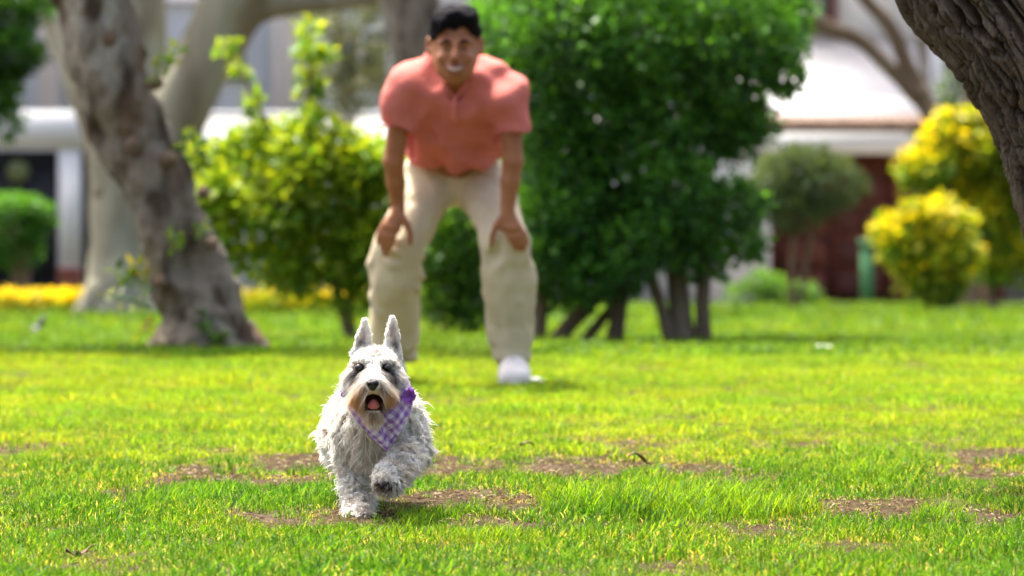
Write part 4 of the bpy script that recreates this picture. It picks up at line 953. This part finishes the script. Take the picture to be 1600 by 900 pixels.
        blend((.36, .36, .37), front * (bl(583, 570, 5, 16) * .8 + bl(590, 552, 5, 6) * .5))
        blend((.52, .31, .12), front * np.maximum.reduce([bl(560, 625, 11, 22), bl(606, 625, 11, 22), bl(584, 652, 24, 8) * .6, bl(583, 612, 12, 6) * .3]) * 1.2)
        blend((.17, .16, .16), (rid == 11) * np.maximum(bl(563, 540, 6, 9), bl(617, 541, 6, 12)) * 1.2)
        blend((.62, .46, .42), (rid == 11) * (bl(567, 525, 4, 16) + bl(614, 520, 5, 18)) * .55)
        blend((.50, .48, .46), np.isin(rid, [0, 2]) * np.clip(.05 + .5 * fbm(P, 22, 8, 2), 0, .4))
        blend((.6, .5, .38), np.isin(rid, [1, 3, 4]) * np.clip(.05 + .5 * fbm(P, 30, 12, 2), 0, .45))
        blend((.05, .035, .035), (rid == 9) * (np.abs(px - 584) < 13) * (py < 643) * (yd < hb - .02) * 1.0)
        blend((.16, .11, .07), bl(600, 759, 15, 7) * (yd < 11.9) * 1.3)
        blend((.22, .17, .11), bl(514, 676, 7, 10) * (rid == 5) * 1.1)
        return c.clip(.01, .9)
    ridv = region(V)
    mesh('body', V, Q, M['dogskin'], root, col=colour(V, ridv) * .8, smooth=True)
    # --- coat: strands as thin ribbons gathered in wavy locks
    g = np.random.default_rng(21)
    P0 = (A + Cv) / 2; rq = region(P0)
    dens = np.array([230, 330, 260, 380, 420, 200, 520, 520, 620, 700, 420, 520.]) * 1000
    vis = np.where(P0[:, 1] > 12.1, .5, 1.)
    lam = dens[rq] * ar * vis * 1.5
    n_each = g.poisson(lam); fi = np.repeat(np.arange(len(Q)), n_each); n = len(fi)
    u, v = g.random((2, n, 1)); P = (A[fi] * (1 - u) + Bv[fi] * u) * (1 - v) + (Dv[fi] * (1 - u) + Cv[fi] * u) * v
    Nn = N[fi]; rid = region(P)
    px = P[:, 0] / P[:, 1] * F + CX; py = HY + (CAM_H - P[:, 2]) / P[:, 1] * F
    # drop strands covering mouth opening, eyes and nose
    yd = P[:, 1]; hd = rid >= 6
    inm = (np.abs(px - 584) < 15) & (py > 615) & (py < 641) & (yd < hb - .02)
    ine = ((px - 561) ** 2 + (py - 575) ** 2 < 28) | ((px - 605) ** 2 + (py - 575) ** 2 < 28); ine &= (yd < hb + .02) & hd
    inn = ((px - 582) ** 2 + (py - 601) ** 2 < 90) & (yd < hb - .06)
    keep = ~(inm | ine | inn); P, Nn, rid, px, py, yd = P[keep], Nn[keep], rid[keep], px[keep], py[keep], yd[keep]; n = len(P)
    L0 = np.array([.018, .022, .020, .017, .014, .015, .008, .021, .027, .022, .006, .0048])[rid]
    L0 = L0 * (1 + .25 * fbm(P, 18, 5, 2)).clip(.5, 1.5)
    hx = px - 584
    flow = np.zeros((n, 3))
    fl = {0: (0, .5, -.7), 1: (0, -.1, -1.0), 2: (0, .1, -1), 3: (0, -.1, -.75), 4: (0, -.3, -.6), 5: (0, .1, -.7), 6: (0, .4, .5), 7: (0, .1, -1), 8: (0, -.1, -1.2), 9: (0, -.2, -1.4), 10: (0, -.7, -.2), 11: (0, 0, .5)}
    for k, f_ in fl.items(): flow[rid == k] = f_
    flow[:, 0] += np.where(np.isin(rid, [6, 7, 8, 10]), hx * .03, 0) + np.where(rid == 8, np.sign(hx) * .55, 0) + np.where(rid == 10, np.sign(hx) * .9, 0)
    wn = np.array([.9, .7, .5, .8, .8, .8, .45, .55, .45, .35, .5, .5])[rid][:, None]
    D = Nn * wn + flow * .8
    # locks
    nc = 6000; ci = g.choice(n, nc, replace=False); kd = kdtree.KDTree(nc)
    for i, q in enumerate(P[ci]): kd.insert(q, i)
    kd.balance()
    cid = np.array([kd.find(q)[1] for q in P.tolist()])
    cr = g.normal(size=(nc, 3)); jit = np.where(hd, .14, .38)[np.isin(np.arange(n), np.arange(n))] if False else np.where(rid >= 6, .13, .36)
    D = D / np.linalg.norm(D, axis=1)[:, None] + cr[cid] * jit[:, None] + g.normal(size=(n, 3)) * .17
    D /= np.linalg.norm(D, axis=1)[:, None]
    Lc = (L0 * (.75 + .5 * g.random(nc)[cid]) * (.6 + .65 * g.random(n)))
    lg = (g.random(n) < .07) & (rid < 6); Lc = np.where(lg, Lc * 1.45, Lc)
    Cc = P[ci][cid]; pull = np.array([.6, .68, .5, .68, .62, .6, .25, .45, .55, .55, .45, .1])[rid][:, None]
    wav = np.cross(D, cr[cid]); wav /= np.linalg.norm(wav, axis=1)[:, None] + 1e-9
    ph = (g.random(nc) * 6.28)[cid][:, None]; amp = np.array([.16, .24, .10, .26, .24, .20, .02, .05, .09, .09, .03, .02])[rid][:, None] * Lc[:, None]
    grav = np.array([0, 0, -1.]) * (np.array([.2, .35, .3, .25, .2, .25, -.05, .25, .4, .3, 0, 0])[rid] * Lc)[:, None]
    K = 5; side = np.cross(D, g.normal(size=(n, 3))); side /= np.linalg.norm(side, axis=1)[:, None] + 1e-9
    wd_ = np.array([.0009, .0009, .0009, .0009, .0009, .0010, .0007, .0008, .0007, .0007, .0007, .0006])[rid][:, None]
    wd_ = np.where(lg[:, None], wd_ * 1.7, wd_); amp = np.where(lg[:, None], amp * 1.3, amp)
    vs = []
    for k in range(K):
        t = k / (K - 1)
        c = P + D * Lc[:, None] * t + grav * t * t + (Cc - P) * pull * t ** 1.3 + wav * amp * np.sin(ph + t * 7.0) * t - Nn * .001
        if k < K - 1: w = wd_ * (1 - .55 * t); vs += [c - side * w, c + side * w]
        else: vs.append(c)
    A_ = np.stack(vs, 1); qx = A_[..., 0] / A_[..., 1] * F + CX; qy = HY + (CAM_H - A_[..., 2]) / A_[..., 1] * F; fr = (A_[..., 1] < hb + .03) & (rid >= 6)[:, None]
    bad = (((qx - 582) / 11.5) ** 2 + ((qy - 600) / 11) ** 2 < 1) & fr
    bad |= (((qx - 584) / 14.5) ** 2 + ((qy - 628) / 11) ** 2 < 1) & (A_[..., 1] < hb - .03)
    for ex in (561, 605): bad |= (((qx - ex) / 7.5) ** 2 + ((qy - 574.5) / 6) ** 2 < 1) & fr
    kp = ~bad.any(1); VV = A_[kp].reshape(-1, 3); P, rid, cid = P[kp], rid[kp], cid[kp]; n = int(kp.sum()); s = 2 * (K - 1) + 1
    i = np.arange(n)[:, None] * s
    QQ = np.concatenate([i + np.array([[2 * k, 2 * k + 1, 2 * k + 3, 2 * k + 2]]) for k in range(K - 2)]); TT = i + np.array([[s - 3, s - 2, s - 1]])
    Am = A_[kp][:, 5, :]; hm = ((rid >= 7) & (rid <= 9))[:, None]
    cc = colour(np.where(hm, Am, P), rid) * (.78 + .32 * g.random((nc, 1)))[cid] * (.92 + .16 * g.random((n, 1)))
    cc = cc.clip(.01, .88)
    ccv = np.repeat(cc, s, 0)
    mesh('coat', VV, [QQ, TT], M['fur'], root, col=ccv)
    print('dog strands', n)
    # --- face parts
    E = Field(W(564, 618, hb - .135), W(600, 584, hb - .06), .0011)
    E.ell(W(582, 599, hb - .108), (.0135, .012, .0098), .004); E.ell(W(582, 606, hb - .108), (.0075, .008, .0065), .005)
    for s_ in (-1, 1): E.ell(W(582 + s_ * 5.0, 601.5, hb - .118), (.0028, .006, .0022), sub=True, ks=.001)
    V, Q = E.surface(); mesh('nose', V, Q, M['black'], root, smooth=True)
    for s_ in (-1, 1):
        E = Field(W(583 + s_ * 22 - 12, 588, hb - .05), W(583 + s_ * 22 + 12, 560, hb + .0), .001)
        E.ell(W(583 + s_ * 22, 574.5, hb - .0245), (.0095, .0085, .0080), .002); V, Q = E.surface(); mesh('eye', V, Q, M['eye'], root, smooth=True)
    E = Field(W(564, 648, hb - .10), W(604, 608, hb + .03), .0014)
    E.ell(W(584, 628, hb - .046), (.0195, .024, .0182), .003); V, Q = E.surface(); mesh('mouth', V, Q, M['mouth'], root, smooth=True)
    E = Field(W(564, 650, hb - .12), W(604, 612, hb + .02), .0012)
    E.cone(W(584, 626, hb - .03), W(583.5, 632, hb - .072), .010, .0095, .006); E.ell(W(583.5, 634, hb - .074), (.0115, .008, .0072), .006)
    E.cone(W(583.5, 619, hb - .09), W(583.5, 640, hb - .09), .0012, .0012, .001) if False else None
    V, Q = E.surface(); mesh('tongue', V, Q, M['tongue'], root, smooth=True)
    # pads of the lifted paw
    for x, y_, r in ((596, 760, .0062), (602, 763, .0062), (609, 763, .006), (590, 757, .005), (602, 757, .0085)):
        E = Field(W(x - 14, y_ + 14, 11.66), W(x + 14, y_ - 14, 11.74), .0014); E.ell(W(x, y_, 11.702), (r, .008, r * .75), .002); V, Q = E.surface(); mesh('paw_pad', V, Q, M['pad'], root, smooth=True)
    E = Field(W(503, 690, 12.15), W(527, 660, 12.24), .0014); E.ell(W(514.5, 675, 12.20), (.0065, .006, .009), .002); V, Q = E.surface(); mesh('paw_pad', V, Q, M['pad'], root, smooth=True)
    # --- bandana
    Lb = bez([(533, 590, 11.90), (537, 612, 11.83), (546, 640, 11.80), (562, 664, 11.785), (582, 686, 11.782), (603, 704, 11.785)], 41)
    Rb = bez([(627, 570, 11.88), (637, 590, 11.84), (645, 612, 11.80), (642, 645, 11.785), (626, 674, 11.782), (605, 705, 11.785)], 41)
    nu = 36; Vb, uv = [], []
    for i in range(41):
        t = i / 40
        for j in range(nu + 1):
            q = j / nu; p = Lb[i] * (1 - q) + Rb[i] * q
            bow = math.sin(q * math.pi); yy = p[2] - .014 * bow * (1 - t) + .0050 * math.sin(q * 17 + t * 7) * (1 - t * .7) + .0034 * math.sin(q * 9 - t * 13) * bow + .0018 * math.sin(q * 31 + t * 9)
            py_ = p[1] + 10 * bow * (1 - t)
            w = W(p[0], py_, yy); Vb.append(w)
            X_, Z_ = p[0] - 603 + 3.2 * math.sin(q * 17 + t * 7 + .8) * (1 - t * .7), py_ - 704 + 2.4 * math.sin(q * 9 - t * 13); a = R(44)
            uv.append(((X_ * math.cos(a) + Z_ * math.sin(a)) / 12.0, (-X_ * math.sin(a) + Z_ * math.cos(a)) / 12.0))
    Vb = np.array(Vb); i = (np.arange(40)[:, None] * (nu + 1) + np.arange(nu)[None])
    Qb = np.stack([i, i + 1, i + nu + 2, i + nu + 1], -1).reshape(-1, 4)
    bd = mesh('bandana', Vb, Qb, M['gingham'], root, smooth=True, uv=uv)
    sd = bd.modifiers.new('thick', 'SOLIDIFY'); sd.thickness = .0012
    # ruffled flower bow and small knot
    def rosette(x, y_, Y_, r, seed, nm):
        g2 = np.random.default_rng(seed); c0 = W(x, y_, Y_); parts = []
        for k in range(26):
            a = k * 2.4; rr = r * (.55 + .5 * g2.random()); wv = r * .24
            d = np.array([math.cos(a), -.35 - .5 * g2.random(), math.sin(a) * 1.15]); d /= np.linalg.norm(d); sdv = np.cross(d, [0, 1, 0]); sdv /= np.linalg.norm(sdv)
            nn = np.cross(sdv, d)
            P_ = [c0, c0 + d * rr * .55 - sdv * wv + nn * .002, c0 + d * rr * 1.02 - sdv * wv * .25, c0 + d * rr * .9, c0 + d * rr * 1.05 + sdv * wv * .3, c0 + d * rr * .55 + sdv * wv - nn * .002]
            parts.append((np.array(P_), [np.array([[0, 1, 2, 3], [0, 3, 4, 5]])]))
        V_, F_ = join(parts); return mesh(nm, V_, F_, M['petal'], bd)
    rosette(640, 619, 11.785, .021, 3, 'flower_bow'); rosette(537, 614, 11.815, .012, 5, 'knot')
dog()

# ------------------------------------------------------------------ small things on the lawn
def scrap(px, py, w, h, label, seed):
    Y = gD(py) if py > 585 else 23.8
    g = np.random.default_rng(seed); n = 12
    X, Yy = np.meshgrid(np.linspace(-.5, .5, n), np.linspace(-.5, .5, n)); P = np.stack([X, Yy, 0 * X], -1)
    sx = w / F * Y; rr = np.clip(1 - (X ** 2 + Yy ** 2) * 1.6, .2, 1)
    x = PX(px, Y) + X * sx * (.8 + .2 * vnoise(P, 3, seed)); y = Y + Yy * sx * .7; z = float(zg(Y)) + .012 + h / F * Y * rr * (.55 + .45 * vnoise(P, 5, seed + 2))
    V = np.stack([x, y, z], -1).reshape(-1, 3); i = (np.arange(n - 1)[:, None] * n + np.arange(n - 1)[None]); Q = np.stack([i, i + 1, i + n + 1, i + n], -1).reshape(-1, 4)
    o = mesh('paper_scrap', V, Q, M['paper']); recentre(o, (PX(px, Y), Y, float(zg(Y)))); sd = o.modifiers.new('thick', 'SOLIDIFY'); sd.thickness = .002
    tag(o, label, 'litter', 'white scraps lying on the lawn')
scrap(832, 603, 54, 9, 'crumpled pale scrap on the grass right beside the white shoe', 3)
scrap(1287, 570, 42, 10, 'small white scrap alone on the grass at right', 6)

def bird():
    Y = 31.0; zf = zb(Y); s = Y / F
    t = thing('bird', 'small dark grey bird on the lawn near the flowering hedge', 'bird', (PX(57, Y), Y, zf))
    B = Field(W(30, 550, Y) - [0, .1, 0], W(84, 488, Y) + np.array([0, .1, 0]), .004)
    B.ell(W(57, 518, Y), (.034, .05, .030), .01); B.cone(W(60, 513, Y), W(66, 501, Y), .022, .016, .01); B.ell(W(67, 499, Y), (.018, .02, .017), .006)
    B.cone(W(52, 520, Y), W(42, 532, Y + .03), .02, .008, .01)
    V, Q = B.surface(); mesh('body', V, Q, M['bird'], t, smooth=True)
    V, Fs = tube([W(70, 499, Y - .01), W(75, 501, Y - .015)], [.005, .001], 8, 3); mesh('beak', V, Fs, M['black'], t)
    for dx in (-3, 4): V, Fs = tube([W(57 + dx, 524, Y), W(57 + dx, 533, Y)], [.003, .003], 6, 2); mesh('leg', V, Fs, M['black'], t)
bird()

def dead_leaf(px, py, L, ang, label, seed, cat='leaf'):
    Y = gD(py); zf = float(gz(np.array([PX(px, Y)]), np.array([Y]))[0]); g = np.random.default_rng(seed); V, n = [], 9
    for i in range(n):
        t = i / (n - 1); w = L * .28 * math.sin(math.pi * t ** .8) + .0006
        for s_, dz in ((-1, .35), (0, 0), (1, .35)):
            u = (t - .5) * L; v = s_ * w; zz = .016 + dz * w + .012 * math.sin(t * 4 + seed) + .002 * g.normal()
            V.append([PX(px, Y) + u * math.cos(ang) - v * math.sin(ang), Y + u * math.sin(ang) + v * math.cos(ang), zf + zz])
    i = np.arange(n - 1)[:, None] * 3 + np.arange(2)[None]; Q = np.stack([i, i + 1, i + 4, i + 3], -1).reshape(-1, 4)
    o = mesh('fallen_leaf', np.array(V), Q, M['dry_leaf'], smooth=True); sd = o.modifiers.new('thick', 'SOLIDIFY'); sd.thickness = .0012
    recentre(o, (PX(px, Y), Y, zf)); tag(o, label, cat, 'dead leaves and sticks on the lawn')
dead_leaf(124, 872, .055, .3, 'dark brown curled leaf in the grass near the bottom left corner', 3)
dead_leaf(818, 713, .055, .0, 'flat dark leaf on the worn patch behind the dog', 5)
dead_leaf(1000, 733, .06, .15, 'long dark leaf on the worn ground right of centre', 7)
def twig(px, py, L, ang, label, seed):
    Y = gD(py); x0 = PX(px, Y); zf = float(gz(np.array([x0]), np.array([Y]))[0]); g = np.random.default_rng(seed)
    pts = [[x0 + L * (t - .5) * math.cos(ang), Y + L * (t - .5) * math.sin(ang), zf + .02 + .006 * g.normal()] for t in np.linspace(0, 1, 6)]
    V, Fs = tube(pts, np.linspace(.0035, .0012, 6), 8, 3); q = np.array(pts[3]); V2, F2 = tube([q, q + [.02, .02, .014], q + [.04, .03, .02]], [.002, .0015, .0008], 6, 3)
    V, Fs = join([(V, Fs), (V2, F2)]); o = mesh('twig', V, Fs, M['bark_brown'], smooth=True); recentre(o, (x0, Y, zf)); tag(o, label, 'stick', 'dead leaves and sticks on the lawn')
twig(345, 771, .10, -.5, 'thin bent twig on the bare soil in front of the leaning tree', 4)
twig(905, 768, .09, .5, 'dark twig sticking out of the tall grass clump', 9)
